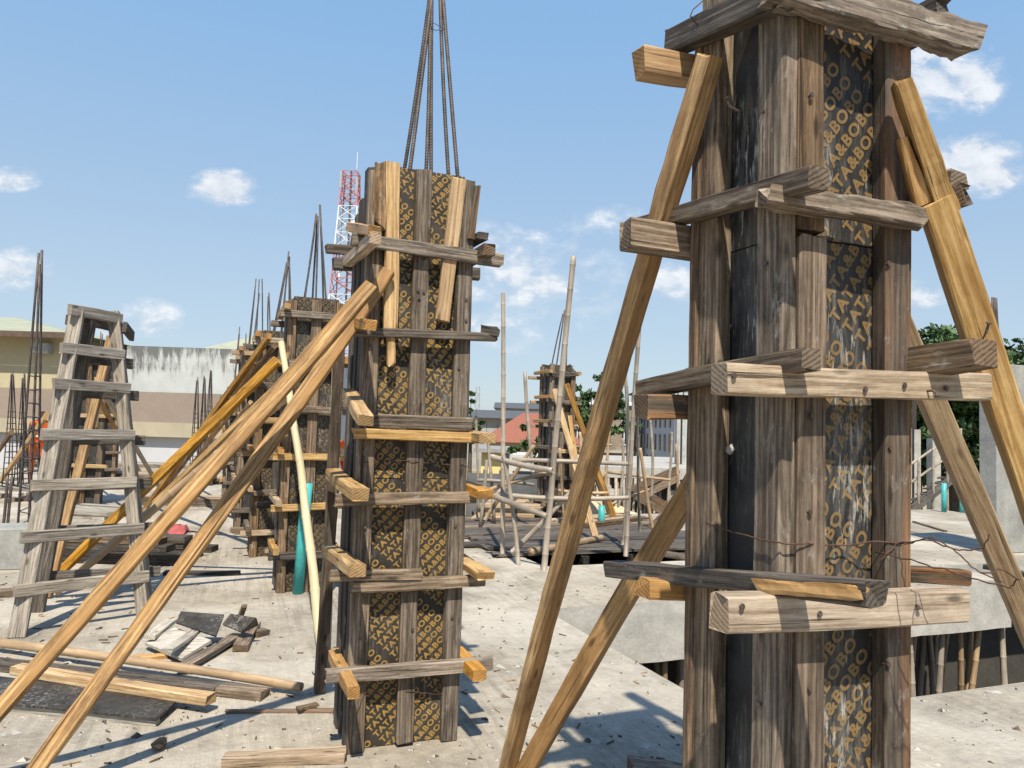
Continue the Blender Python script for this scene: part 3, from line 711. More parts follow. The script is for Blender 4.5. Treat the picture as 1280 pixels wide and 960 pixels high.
# ------------------------------------------------------------------ double ladder on the left
lad = empty('step_ladder', G(100, 780), 0, 'grey weathered timber A-frame ladder standing at the left', 'ladder')
LF0, LF1, RF0, RF1 = G(21, 797), P(97, 388, 6.02), G(179, 774), P(142, 390, 6.38)
LB0, LB1, RB0, RB1 = G(47, 765), P(112, 396, 6.15), G(185, 758), P(144, 396, 6.55)
nl = Vector((.25, -.95, .1))
board('leg', LF0, LF1, .115, .055, W['greyl'], nl, lad, w1=.10); board('leg', RF0, RF1, .09, .055, W['greyl'], nl, lad)
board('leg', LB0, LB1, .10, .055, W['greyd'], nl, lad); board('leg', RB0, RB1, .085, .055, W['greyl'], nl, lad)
def onleg(a, b, z): return a.lerp(b, (z - a.z) / (b.z - a.z))
zf = [P(100, y, 6.0).z for y in (391,)] + [onleg(LF0, LF1, 0).z]
def leg_z(px):   # height of a rung end on the left front leg
    d = ray(*px); best = min((abs((EYE + d * (k / d.y) - onleg(LF0, LF1, (EYE + d * (k / d.y)).z)).to_2d().length), k) for k in [5.5 + i * .01 for i in range(70)])
    return (EYE + d * (best[1] / d.y)).z
fn = Vector((.3, -.95, 0)).normalized()
for i, (px, py) in enumerate(((95, 389), (82, 436), (72, 480), (57, 543), (44, 606), (33, 670), (20, 737))):
    z = leg_z((px, py)); z = max(.25, min(2.5, z))
    a, b = onleg(LF0, LF1, z), onleg(RF0, RF1, z + .0); dx = (b - a).normalized()
    board('rung', a - dx * RND.uniform(.06, .1) + fn * .05, b + dx * RND.uniform(.06, .1) + fn * .05, .085, .04, W['greyl'], fn, lad, jit=.003)
    a, b = onleg(LB0, LB1, z - .05), onleg(RB0, RB1, z - .05); dx = (b - a).normalized()
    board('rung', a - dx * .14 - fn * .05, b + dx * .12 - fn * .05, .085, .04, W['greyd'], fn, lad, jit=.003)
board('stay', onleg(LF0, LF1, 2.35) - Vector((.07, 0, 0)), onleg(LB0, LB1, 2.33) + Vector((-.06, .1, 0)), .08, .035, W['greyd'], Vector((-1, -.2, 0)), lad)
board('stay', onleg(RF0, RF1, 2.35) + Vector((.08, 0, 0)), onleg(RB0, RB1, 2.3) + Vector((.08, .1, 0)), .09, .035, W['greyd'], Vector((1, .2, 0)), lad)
brace(G(60, 745, .02), P(140, 420, 6.9), .075, .05, 'brace', Vector((0, -1, .2)), 'yellow raking plank showing between the rungs of the grey ladder', jit=.003)

# rebar cage at the far left
cpts = [G(x, y) for x, y in ((20, 690), (34, 694), (48, 688), (36, 680))]
cpts = [(p.x, p.y) for p in cpts]; tp = P(53, 312, 8.6)
bars('tall dark rebar cage with stirrups standing beside the ladder', cpts, (tp.x - .02, tp.y), -.3, tp.z, .013, .12, ties=16, name='rebar_cage')
sp = G(3, 665); bars('single short dark bar standing at the left edge', [(sp.x, sp.y), (sp.x + .03, sp.y + .05)], (sp.x + .05, sp.y), 0, .75, .02, 1, jit=.02)
for (x, yb, yt, Y, lab) in ((12, 560, 458, 17, 'thin rebar cage with ladder-like ties before the cream building, left of two'), (26, 560, 462, 17.5, 'thin rebar cage with ladder-like ties before the cream building, right of two'),
                       (243, 560, 470, 22, 'rebar cage before the stained white wall, leftmost of three'), (252, 560, 466, 22.6, 'middle rebar cage before the stained white wall'), (260, 560, 458, 23.2, 'tallest rebar cage before the stained white wall, right of three')):
    a, t_ = P(x, yb, Y), P(x + 4, yt, Y); q = .11
    bars(lab, [(a.x - q, a.y), (a.x + q, a.y), (a.x + q, a.y + .2), (a.x - q, a.y + .2)], (t_.x, t_.y), 0, t_.z, .014, .15, ties=14, name='rebar_cage', group='distant rebar cages')

# ------------------------------------------------------------------ debris on the near slab
def lie(name, p0, p1, w, t, mat, label, z=0.0, z1=None, cat='timber', nrm=Vector((0, 0, 1)), **kw):
    return tag(board(name, G(*p0, z + t / 2), G(*p1, (z if z1 is None else z1) + t / 2), w, t, W[mat], nrm, None, **kw), label, cat)
# blackened sheet, planks and bamboo on the floor at the left
sheet = empty('plywood_sheet', G(100, 880), 0, 'blackened plywood sheet with a pale edge lying at the lower left', 'plywood')
q = [G(-60, 872, .05), G(196, 898, .05), G(225, 872, .05), G(-60, 838, .05)]
bm = bmesh.new(); tv = [bm.verts.new(p) for p in q]; bv = [bm.verts.new(p - Vector((0, 0, .012))) for p in q]
bm.faces.new(tv); bm.faces.new(list(reversed(bv)))
for i in range(4): bm.faces.new([tv[i], bv[i], bv[(i + 1) % 4], tv[(i + 1) % 4]])
bmesh.ops.recalc_face_normals(bm, faces=bm.faces[:]); bmobj('sheet', bm, PMX, sheet)
board('edge_batten', G(-60, 876, .02), G(198, 901, .02), .05, .04, W['pale'], Vector((0, 0, 1)), sheet, jit=.006)
o = bamboo('bamboo_pole', G(-30, 800, .06), G(377, 859, .05), .03, BTAN, bend=.02); tag(o, 'thick tan bamboo pole lying on the slab among planks, open end showing', 'bamboo pole')
lie('plank', (60, 838), (332, 868), .11, .05, 'grey', 'long grey plank lying beside the bamboo pole, ends farther right')
lie('plank', (-40, 826), (275, 862), .12, .05, 'greyd', 'dark grey plank lying beneath the yellow plank at the lower left', z=.0)
lie('plank', (20, 836), (264, 874), .09, .05, 'yellow', 'yellow plank lying between the blackened sheet and the grey planks', z=.05)
lie('timber_offcut', (279, 951), (432, 943), .09, .05, 'tan', 'light brown timber offcut lying beside the foot of the middle column', jit=.006)
lie('timber_strip', (282, 889), (418, 888), .03, .02, 'rust', 'thin reddish strip of wood lying on the slab left of the middle column')
lie('wood_chip', (372, 886), (397, 880), .04, .02, 'brown', 'small chip lying across the thin reddish strip', z=.02)
# heap of broken boards
hp = G(240, 800)
def slabpiece(name, pts, th_, mat, label):
    bm = bmesh.new(); tv = [bm.verts.new(p) for p in pts]; n = (pts[1] - pts[0]).cross(pts[2] - pts[0]).normalized()
    if n.z < 0: n = -n
    bv = [bm.verts.new(p - n * th_) for p in pts]; bm.faces.new(tv); bm.faces.new(list(reversed(bv))); k = len(pts)
    for i in range(k): bm.faces.new([tv[i], bv[i], bv[(i + 1) % k], tv[(i + 1) % k]])
    bmesh.ops.recalc_face_normals(bm, faces=bm.faces[:])
    return tag(bmobj(name, bm, mat), label, 'board')
slabpiece('plywood_scrap', [G(220, 778, .16), G(226, 764, .22), G(280, 768, .2), G(270, 795, .12)], .015, PMX, 'dark plywood scrap leaning at the back of the heap of broken boards')
slabpiece('plywood_scrap', [G(278, 780, .14), G(288, 767, .2), G(320, 772, .2), G(322, 780, .14), G(302, 790, .1)], .015, PM, 'dark torn plywood scrap at the right end of the heap of broken boards')
slabpiece('broken_board', [G(181, 803, .06), G(218, 784, .1), G(264, 800, .1), G(227, 823, .05)], .02, W['pale'], 'pale flat board in the middle of the heap')
lie('broken_board', (208, 814), (247, 787), .07, .03, 'pale', 'pale narrow board lying on the flat pale board of the heap', z=.1)
lie('broken_board', (186, 797), (214, 776), .08, .03, 'pale', 'pale board at the left end of the heap of broken boards', z=.08)
lie('broken_board', (226, 836), (292, 797), .08, .04, 'grey', 'long grey board along the front of the heap', z=.02)
lie('broken_board', (300, 811), (318, 782), .09, .05, 'brown', 'rotten orange-brown block under the torn scrap of the heap', z=.0, jit=.012)
lie('broken_board', (282, 804), (296, 796), .08, .05, 'yellow', 'short yellow block poking from the heap of broken boards', z=.0)
lie('broken_board', (165, 823), (211, 819), .06, .03, 'orange', 'orange-brown strip lying left of the heap')
lie('timber_offcut', (318, 793), (333, 789), .08, .04, 'brown', 'small square offcut lying just right of the heap')
lie('broken_board', (300, 772), (306, 757), .04, .03, 'brown', 'thin stub sticking up from the back of the heap', z=.1, z1=.2)
rk = G(199, 929, .03)
def rock(name, c, r, mat, label):
    bm = bmesh.new(); bmesh.ops.create_icosphere(bm, subdivisions=2, radius=r)
    s = RND.random() * 30
    for v in bm.verts: v.co = v.co * (1 + mnoise.noise(v.co / r * 1.3 + Vector((s, 0, 0))) * .5); v.co.z *= .7
    return tag(bmobj(name, bm, mat, None, Matrix.Translation(c)), label, 'rubble')
rock('rubble_lump', rk, .035, W['brown'], 'small brown lump lying on the slab between the brace shadows')
# red cloth
bm = bmesh.new(); bmesh.ops.create_grid(bm, x_segments=26, y_segments=18, size=.5)
for v in bm.verts:
    x, y = v.co.x, v.co.y; e = max(0, 1 - (x * x + y * y) * 3.2)
    v.co = Vector((x * .62 * (1 + .25 * mnoise.noise(Vector((x * 3, y * 3, 8)))), y * .4, .012 + min(1, e * 3) * (.05 + .09 * abs(mnoise.noise(Vector((x * 6, y * 6, 0)))) + .05 * abs(mnoise.noise(Vector((x * 14, y * 14, 3)))))))
cl = bmobj('cloth', bm, plain('red_cloth', (.36, .09, .09), .9, .35, 8), None, Matrix.Translation(G(207, 666)), True); cl.name = 'crumpled_cloth'; tag(cl, 'crumpled red cloth on the slab right of the ladder', 'cloth')
# low rough trough of dark boards behind the ladder
def stack(label, p0, p1, n, w, t, mats, layers=1, name='timber_stack', sp=1.02, z=0.0, jit=.06):
    a, b = Vector(p0), Vector(p1); d = (b - a).normalized(); sd = Vector((-d.y, d.x, 0))
    e = empty(name, a.lerp(b, .5), 0, label, 'timber stack')
    for l in range(layers):
        for i in range(n - (l if layers > 2 else 0)):
            o = sd * ((i - n / 2) * w * sp + RND.uniform(-.01, .01)) + Vector((0, 0, z + t / 2 + l * t * 1.02)) + d * RND.uniform(-jit, jit) * 3
            board('plank', a + o + sd * RND.uniform(-jit, jit) * .3, b + o + sd * RND.uniform(-jit, jit) * .3, w, t, W[RND.choice(mats)], Vector((0, 0, 1)), e, seg=.4, jit=.004)
    return e
stack('stack of dark old planks on the slab behind the ladder', G(95, 690), G(245, 695), 5, .22, .07, ('greyd', 'black', 'brown'), 4)
lie('plank', (205, 716), (300, 716), .1, .04, 'black', 'dark plank lying right of the stacked dark planks behind the ladder')
lie('plank', (-20, 857), (40, 855), .1, .05, 'brown', 'brown plank end lying behind the bamboo pole at the left edge', z=.0)
lie('plank', (-10, 742), (62, 738), .12, .06, 'brown', 'brown plank lying on the slab behind the foot of the ladder')
stack('pile of pale timbers far behind the ladder, in front of the white wall', P(150, 590, 20) * Vector((1, 1, 0)) if False else G(120, 600), G(265, 606), 8, .16, .08, ('pale', 'grey', 'tan'), 3)
stack('long pale timbers in a row at the far end of the slab', G(60, 583), G(300, 590), 6, .2, .1, ('pale', 'tan', 'grey'), 2)
stack('low pile of grey boards left of the rebar cage', G(-40, 622), G(40, 625), 6, .18, .08, ('grey', 'pale'), 2)
stack('pile of mixed timbers behind the red cloth', G(190, 628), G(310, 632), 5, .15, .07, ('tan', 'grey', 'brown'), 2)
stack('flat pile of broken boards between ladder and red cloth', G(75, 640), G(160, 646), 6, .15, .06, ('grey', 'tan', 'pale'), 2)
brace(G(0, 602, .02), P(58, 520, 14), .14, .06, 'yellow', Vector((0, -1, .3)), 'yellow raking plank at the left edge behind the rebar cage')
brace(G(-30, 600, .02), P(15, 540, 15), .12, .06, 'brown', Vector((0, -1, .3)), 'shorter brown raking plank crossing the yellow one at the left edge')
brace(P(120, 475, 11.5), G(200, 610, .02), .1, .05, 'yellow', Vector((0, -1, .3)), 'yellow plank raking down to the right behind the ladder')
brace(P(118, 490, 12), G(175, 590, .02), .08, .05, 'brace', Vector((0, -1, .3)), 'second thinner plank raking to the right behind the ladder')
o = bamboo('bamboo_pole', G(112, 600, 0), P(126, 480, 11.2), .03, BPALE); tag(o, 'slim pale bamboo standing among the columns behind the ladder', 'bamboo pole')
# grey concrete upstand at the left edge
kb = box('concrete_upstand', (-1.2, 0, 0), (0, .5, .42), CONC, None, Matrix.Translation(G(32, 712)) @ Matrix.Rotation(TH, 4, 'Z'), .01); tag(kb, 'grey concrete upstand at the left edge below the rebar cage', 'concrete block')
# columns behind the ladder
c0 = G(80, 632); C6 = generic(c0, .55, .55, 2.75, 'column formwork seen between the rungs of the ladder', 66, far=True, mats=('brown', 'greyd', 'rust'))
sheaf(C6, 5, 0, 3.3, 'short bars above the column seen through the ladder', .8)
c0 = G(110, 606); C7 = generic(c0, .55, .55, 2.7, 'narrower column formwork right of the one seen through the ladder', 77, far=True, mats=('brown', 'tan', 'greyd'))
# chips scattered over the slab: nobody could count them
bm = bmesh.new(); r = random.Random(3)
def over_slab(p): 
    u, v = p.x * math.cos(TH) + p.y * math.sin(TH), -p.x * math.sin(TH) + p.y * math.cos(TH)
    return inside(u, v)
for i in range(5000):
    Yc = 2.6 + 11 * r.random() ** 1.8; p = Vector((r.uniform(-.75, .8) * Yc, Yc, 0))
    if not over_slab(p): continue
    s = r.uniform(.003, .012) * (1 + (r.random() < .06) * 1.6)
    e = r.uniform(.6, 3.2); a = r.uniform(0, 6.3)
    base = [bm.verts.new(p + Vector((math.cos(a + k) * s * (e if k % 2 == 0 else 1), math.sin(a + k) * s * (e if k % 2 == 0 else 1), 0.001))) for k in (0, 1.6, 3.1, 4.7)]
    top = bm.verts.new(p + Vector((r.uniform(-.3, .3) * s, r.uniform(-.3, .3) * s, s * r.uniform(.4, .9))))
    for k in range(4): bm.faces.new([base[k], base[(k + 1) % 4], top]).material_index = r.choice((0, 0, 0, 0, 1, 2))
for i in range(420):                                               # splinters and offcut slivers among the grit
    Yc = 2.8 + 8 * r.random() ** 1.4; p = Vector((r.uniform(-.75, .45) * Yc, Yc, .002))
    if not over_slab(p): continue
    L = r.uniform(.02, .075); w_ = r.uniform(.002, .006); a = r.uniform(0, 6.3); d = Vector((math.cos(a), math.sin(a), 0)); n = Vector((-d.y, d.x, 0))
    lo = [bm.verts.new(p + d * L * q + n * w_ * e) for q, e in ((-.5, -1), (.5, -.5), (.45, .6), (-.5, 1))]; hi = [bm.verts.new(v.co + Vector((0, 0, r.uniform(.003, .008)))) for v in lo]
    k = r.choice((1, 1, 2, 3)); bm.faces.new(hi).material_index = k
    for q in range(4): bm.faces.new([lo[q], lo[(q + 1) % 4], hi[(q + 1) % 4], hi[q]]).material_index = k
ch = bmobj('gravel', bm, [EDGE, W['brown'], W['greyd'], W['yellow']]); tag(ch, 'scattered chips, splinters and grit on the slab', 'debris', kind='stuff')

# ------------------------------------------------------------------ openings: bamboo props below, old board deck
PG = 'bamboo props under the slab beyond the opening'
r = random.Random(11)
for i in range(60):
    u = 3.0 + 6.2 * (i / 60) + r.uniform(-.12, .12); v = HV1 + .10 + (i % 3) * .40 + r.uniform(0, .2)
    o = bamboo('bamboo_prop', UV(u + r.uniform(-.5, .5), v + r.uniform(-.2, .2), -3.2), UV(u, v, -.565 if v < HV1 + .3 else -.165), .038, r.choice((BGREY, BTAN, BGREY)), bend=.03, sides=8, hollow=False)
    tag(o, 'bamboo prop standing in the dark under the far slab edge', 'bamboo prop', PG)
    if i % 4 == 0:
        o = bamboo('bamboo_prop', UV(u + .3, v + 1.3, -3.2), UV(u + .3, v + 1.3, -.165), .038, BTAN, bend=.03, sides=8, hollow=False)
        tag(o, 'bamboo prop standing in the dark under the far slab edge', 'bamboo prop', PG)
bm = bmesh.new(); box_bm(bm, (-13, 12.7, -3.19), (15.5, 12.8, -.17)); box_bm(bm, (HU0-.1, 8.1, -3.19), (HU0, 12.7, -.17)); box_bm(bm, (8.4, 8.1, -3.19), (8.5, 12.7, -.17)); VOID_DARK = concrete('shade_dark_concrete', (.035, .033, .03), (.075, .07, .062), 1.0)  # near-black concrete: shade of the voids under the slab put into its colour
bm2 = bmesh.new(); box_bm(bm2, (-13, -5, -3.19), (15.5, 12.7, -3.17)); tag(bmobj('added_dark_floor', bm2, VOID_DARK, None, Mg), kind='structure')  # added floor, coloured dark so the sunlit ground below reads as shade
box_bm(bm, (HU0 - .1, 7.9, -3.165), (12.4, 8.0, -.17)); tag(bmobj('added_blocking_wall', bm, VOID_DARK, None, Mg), kind='structure')  # added walls that keep light out of the space under the slab
o = lie('plank', (1232, 708), (1330, 728), .1, .06, 'greyd', 'dark plank lying on the far slab at the right edge, behind the split brace')
lie('timber_strip', (1142, 652), (1182, 664), .06, .03, 'brown', 'brown stick lying on the far slab right of the near column')
# deck of old boards over the second opening
dk = empty('board_deck', UV(5.2, 11.0), TH, 'deck of old grey boards laid over the pit beyond the middle column', 'deck')
for i in range(15):
    v = 9.05 + i * .27
    board('plank', UV(3.4 + RND.uniform(-.4, .3), v, .03 + RND.uniform(0, .02)), UV(7.3 + RND.uniform(-.5, .3), v + RND.uniform(-.05, .05), .03 + RND.uniform(0, .02)), .24, .04, W[RND.choice(('grey', 'greyd', 'greyd'))], Vector((0, 0, 1)), dk, seg=.4, jit=.006, chip=.05)
for u in (4.0, 4.6, 5.3, 6.1, 6.7):
    board('bearer', UV(u, 8.9, -.06), UV(u, 11, -.06), .09, .1, W['black'], Vector((0, 0, 1)), dk, seg=.4)
    board('post', UV(u, 9.05, -3.2), UV(u, 9.05, -.11), .08, .08, W['black'], Vector((0, -1, 0)), dk, seg=.6)
o = bamboo('bamboo_pole', G(663, 690, .1), G(752, 672, .1), .05, BTAN, hollow=False); tag(o, 'brown bamboo lying on the edge of the board deck', 'bamboo pole')
lie('plank', (815, 690), (905, 703), .25, .05, 'grey', 'broad grey board lying at the right end of the pit behind the near column')

# bamboo scaffold round the pit
SG = 'bamboo poles of the scaffold round the pit'
def bp(p0, p1, r, lab, mat=BGREY, **kw):
    kw.setdefault('bend', .05); return tag(bamboo('bamboo_pole', p0, p1, r * (.95 if r > .05 else .78), mat, None, **kw), lab, 'bamboo pole', SG)
bp(G(628, 697), P(629, 366, 9.75), .04, 'straight upright bamboo pole nearest the middle column', bend=.02)
bp(G(680, 713), P(717, 320, 8.5), .045, 'tall bamboo pole leaning right, between middle column and long yellow brace', bend=.03)
bp(P(666, 590, 12), P(656, 465, 12), .04, 'short upright bamboo pole behind the leaning one, before the red roof')
bp(G(648, 706), P(629, 568, 9.3), .035, 'white-grey bamboo strut leaning left beside the straight pole')
bp(P(615, 571, 9.5), P(691, 588, 8.72), .046, 'thick bamboo rail, upper one with its cut end toward the camera')
bp(P(612, 618, 9.5), P(684, 645, 8.78), .046, 'thick bamboo rail, lower one with its cut end toward the camera')
bp(P(622, 618, 9.6), P(786, 622, 9.6), .04, 'long thin bamboo rail crossing behind the leaning pole low down')
bp(P(640, 575, 10), P(790, 580, 10), .04, 'long thin bamboo rail crossing behind the leaning pole higher up')
bp(G(782, 695), P(800, 396, 9.8), .04, 'tallest upright bamboo pole just right of the long yellow brace', bend=.03)
bp(G(784, 688, 0) + Vector((-.05, .1, 0)), P(781, 468, 10.2), .035, 'shorter upright bamboo pole beside the tallest one')
bp(G(800, 668), P(798, 500, 11), .03, 'thin bamboo strut leaning behind the upright pair')
bp(G(824, 700), P(800, 560, 9.6), .03, 'thin dark bamboo strut leaning away from the upright pair', mat=BTAN)
bp(P(606, 650, 11), P(668, 556, 11), .04, 'dark bamboo strut rising from the deck to the straight pole', mat=BTAN)
bp(P(612, 612, 10.2), P(690, 590, 10.2), .035, 'slim bamboo brace crossing the two thick rails', mat=BTAN)
bp(P(595, 520, 13), P(598, 640, 13), .03, 'slim bamboo showing at the right edge of the middle column')
bp(G(640, 690, .05), P(727, 598, 9.6), .042, 'broad grey raking pole behind the leaning bamboo', mat=BGREY)
r = random.Random(21)
for k, (x, yt, yb, Y) in enumerate(((706, 560, 668, 12.5), (722, 540, 660, 13), (756, 530, 650, 15), (772, 548, 646, 15.5), (812, 520, 648, 16), (834, 540, 645, 16.5), (848, 555, 650, 15), (618, 545, 655, 12.5), (600, 575, 660, 12))):
    b = P(x, yb, Y); b.z = max(0, min(.1, b.z))
    o = bamboo('bamboo_pole', b, P(x + r.uniform(-10, 10), yt, Y), .03, r.choice((BGREY, BTAN)), bend=.05, sides=8, hollow=False); tag(o, 'thin bamboo upright standing in the clutter beyond the pit', 'bamboo pole', 'thin uprights beyond the pit')
for k, (a, b, Y) in enumerate((((700, 640), (758, 590), 14), ((760, 590), (838, 600), 15.5), ((745, 640), (812, 612), 15.8), ((596, 600), (668, 606), 12.4), ((690, 612), (760, 616), 13.2))):
    o = bamboo('bamboo_pole', P(*a, Y), P(*b, Y + .2), .03, r.choice((BGREY, BTAN)), bend=.04, sides=8, hollow=False); tag(o, 'thin bamboo rail tied across the uprights beyond the pit', 'bamboo pole', 'thin rails beyond the pit')
# the column with braces beyond the pit
c0 = G(683, 652); C8 = generic(c0, .5, .5, 2.78, 'slim column formwork beyond the pit, propped by yellow braces', 88, mats=('grey', 'brown', 'greyd'))
sheaf(C8, 4, .12, 3.8, 'bars bent over above the slim column beyond the pit', .3, .013)
XG = 'yellow braces of the slim column'
brace(P(693, 487, 13), G(747, 680, .02), .09, .05, 'yellow', Vector((0, -1, .3)), 'long yellow brace on the slim column, foot nearest the pit', XG)
brace(P(708, 480, 13.2), G(770, 652, .02), .09, .05, 'brace', Vector((0, -1, .3)), 'brown brace on the slim column reaching farthest right', XG)
brace(P(712, 520, 13.3), G(733, 660, .02), .07, .05, 'yellow', Vector((0, -1, .3)), 'short steep yellow brace on the slim column', XG)
brace(P(738, 575, 13.6), G(766, 650, .02), .1, .05, 'brown', Vector((0, -1, .3)), 'dark brown plank leaning low right of the slim column', XG)
slabpiece('plywood_sheet', [G(612, 650, .05), G(690, 640, .05), P(690, 612, 15.2), P(655, 618, 15.2)], .02, W['yellow'], 'yellow plywood sheet lying tilted behind the pit')
rock('sand_heap', G(715, 645, .0), .7, plain('sand', (.55, .43, .27), .95, .2, 12), 'small yellow sand heap beside the slim column')
rock('sand_heap', P(775, 652, 15.5), .4, plain('sand', (.55, .43, .27), .95, .2, 12), 'yellow sand heap behind the upright bamboo pair')
for (x, y0, y1, Y, lab) in ((752, 665, 632, 12.8, 'short teal pipe stub standing right of the slim column'), (729, 660, 622, 13.2, 'fat teal pipe stub standing behind the long yellow brace'), (1180, 640, 604, 17.5, 'taller teal pipe stub on the far slab edge at the right'), (1203, 641, 625, 17.5, 'shorter teal pipe stub on the far slab edge at the right')):
    a, b = P(x, y0, Y), P(x, y1, Y); a.z = max(0, a.z - .1)
    o = tube('pipe', [a, a.lerp(b, .5), b], .055 if 'fat' not in lab else .1, TEAL, None, 12); o.name = 'plastic_pipe'; tag(o, lab, 'pipe')

stack('pile of grey planks behind the pit, below the red roof', G(600, 646), G(672, 648), 6, .16, .07, ('grey', 'tan', 'greyd'), 4)
stack('low pile of planks between slim column and upright bamboo pair', G(705, 660), G(775, 652), 5, .16, .06, ('tan', 'grey', 'brown'), 2)
brace(G(812, 662, .02), P(850, 622, 16), .12, .05, 'brown', Vector((0, -1, .3)), 'brown plank leaning beyond the pit just left of the near column')
brace(G(590, 652, .02), P(640, 600, 15.5), .1, .05, 'tan', Vector((0, -1, .3)), 'tan plank raking up behind the pit next to the middle column')
# ------------------------------------------------------------------ right side: raw column, stair, white columns, trees
rc = empty('concrete_column', G(1229, 690), TH, 'raw grey concrete column at the right edge with five bars on top', 'concrete column')
cc = G(1247, 693); Mr = Matrix.Translation(cc) @ Matrix.Rotation(TH + math.radians(3), 4, 'Z')
bm = bmesh.new(); box_bm(bm, (0, 0, 0), (.9, .27, 2.76)); bmesh.ops.bevel(bm, geom=bm.edges[:], offset=.012, segments=1, affect='EDGES')
rc['label'] = 'raw grey concrete column at the right edge with bars on top'
bmobj('shaft', bm, CONC, rc, Mr)
for (dx, dy, tx) in ((.08, .1, .14), (.16, .08, .17), (.24, .1, .2), (.32, .12, .22), (.38, .2, .24)):
    rod('bar', Mr @ Vector((dx, dy, 2.6)), Mr @ Vector((tx, .15, 3.76)), .013, REBAR, rc, 6)
ctx = []
# white columns beyond
for (x0, x1, yt, yb, Y, lab) in ((1133, 1140, 535, 650, 24, 'slim white concrete column beyond the stair, left one'), (1143, 1151, 537, 650, 24, 'slim white concrete column beyond the stair, right one'), (1166, 1176, 548, 640, 27, 'white concrete column behind the stair rails'),
                            (845, 850, 520, 600, 34, 'thin white concrete column on the far deck, left of pair'), (852, 857, 522, 600, 34, 'thin white concrete column on the far deck, right of pair')):
    a, b = P(x0, yb, Y), P(x1, yt, Y); zb = -3.2 if Y < 30 else 0
    e = empty('concrete_column', (a.x, Y, zb), 0, lab, 'concrete column', 'distant white columns')
    box('shaft', (a.x, Y, zb), (b.x, Y + .4, b.z), EDGE, e)
    for k in range(4): rod('bar', Vector((a.x + .05 + k * (b.x - a.x - .1) / 3, Y + .2, b.z - .1)), Vector((a.x + .05 + k * (b.x - a.x - .1) / 3, Y + .2, b.z + 1.3)), .016, REBAR, e, 5)
# timber stair with pipe rails
st = empty('scaffold_stair', P(1165, 620, 20), 0, 'timber formwork stair with thin rails seen behind the straight brace at right', 'stair')
s0, s1 = P(1128, 640, 19), P(1200, 585, 20.5)
for k in range(9):
    q = s0.lerp(s1, k / 8); board('tread', q - Vector((.1, -.0, 0)), q + Vector((.9, 1.2, 0)), .26, .04, W['greyd'], Vector((0, 0, 1)), st, seg=.5)
for dz, nm in ((.5, 'rail'), (.95, 'rail')):
    bamboo(nm, s0 + Vector((-.1, 0, dz)), s1 + Vector((0, 0, dz)), .035, BGREY, st, hollow=False, sides=7)
board('stringer', s0 + Vector((0, -.05, -.1)), s1 + Vector((0, -.05, -.1)), .22, .05, W['greyd'], Vector((0, -1, 0)), st, seg=.5)
for k in range(5):
    q = s0.lerp(s1, k / 4); bamboo('post', Vector((q.x, q.y - .05, -3.2)), q + Vector((0, -.05, 1.05)), .035, BGREY, st, hollow=False, sides=7)

def tree(label, base, h, cr, seed, dens=1.0, dark=1.0, trunk_r=.2, ncl=60, flat=.6, leaf=.16, group=None, lo=.62):
    r = random.Random(seed); b = Vector(base)
    e = empty('tree', b, 0, label, 'tree', group)
    vs, fs = [], []
    tubs = []
    top = Vector((0, 0, h * .55))
    tube_geo([(0, 0, 0), (r.uniform(-.1, .1), 0, h * .25), top], [trunk_r, trunk_r * .8, trunk_r * .6], 8, vs, fs)
    tips = []
    for i in range(9):
        a = i * 2.4 + r.uniform(-.3, .3); L = cr * r.uniform(.5, .95)
        t = Vector((math.cos(a) * L, math.sin(a) * L, h * r.uniform(lo, .95)))
        mid = top.lerp(t, .5) + Vector((0, 0, -.1 * h * r.random()))
        tube_geo([top * r.uniform(.75, 1), mid, t], [trunk_r * .45, trunk_r * .28, trunk_r * .1], 5, vs, fs); tips.append(t); tips.append(mid.lerp(t, .5))
    mobj('trunk', vs, fs, W['greyd'], e, Matrix.Translation(b))
    bm = bmesh.new()
    for i in range(ncl):
        t = r.choice(tips); c = t + Vector((r.gauss(0, cr * .26), r.gauss(0, cr * .26), r.gauss(0, h * .075)))
        rad = cr * r.uniform(.14, .32)
        for k in range(int(95 * dens)):
            d = Vector((r.gauss(0, 1), r.gauss(0, 1), r.gauss(0, .7))).normalized() * rad * r.random() ** .4
            q = c + Vector((d.x, d.y, d.z * flat)); s = leaf * r.uniform(.6, 1.4)
            n = Vector((r.uniform(-1, 1), r.uniform(-1, 1), r.uniform(.1, 1))).normalized(); x = n.orthogonal().normalized(); y = n.cross(x)
            a = r.uniform(0, 6.28); x, y = x * math.cos(a) + y * math.sin(a), y * math.cos(a) - x * math.sin(a)
            f = bm.faces.new([bm.verts.new(q + x * s), bm.verts.new(q + y * s * .45), bm.verts.new(q - x * s * .8), bm.verts.new(q - y * s * .45)])
            f.material_index = 0 if r.random() < .6 else 1
    bmobj('crown', bm, LEAF, e, Matrix.Translation(b)); return e
def leafmat(name, c):
    m, N, bs = newmat(name); v, _ = coords(N, False)
    n = noise(N, v, 1.2, 3, .5)
    N.ln(mixc(N, n, tuple(x * .6 for x in c), tuple(x * 1.4 for x in c)), bs.inputs['Base Color']); bs.inputs['Roughness'].default_value = .6
    return m
LEAF = [leafmat('dark_leaf', (.028, .065, .016)), leafmat('mid_leaf', (.055, .105, .025))]
def tpos(x, Y): p = P(x, 550, Y); return (p.x, Y, -3.2)
tree('broad dark green tree between the near column and the raw column at right', tpos(1192, 34), 9.2, 3.6, 5, 2.0, trunk_r=.3, ncl=230, flat=.6, leaf=.17, lo=.42)
tree('dark green tree behind the raw concrete column at the right edge', tpos(1300, 36), 9.2, 3.6, 6, 1.8, ncl=190, flat=.6, leaf=.17, lo=.42)
tree('shrubby tree low behind the white columns at right', tpos(1150, 40), 6.5, 3.2, 8, 1.0, ncl=60, leaf=.2)
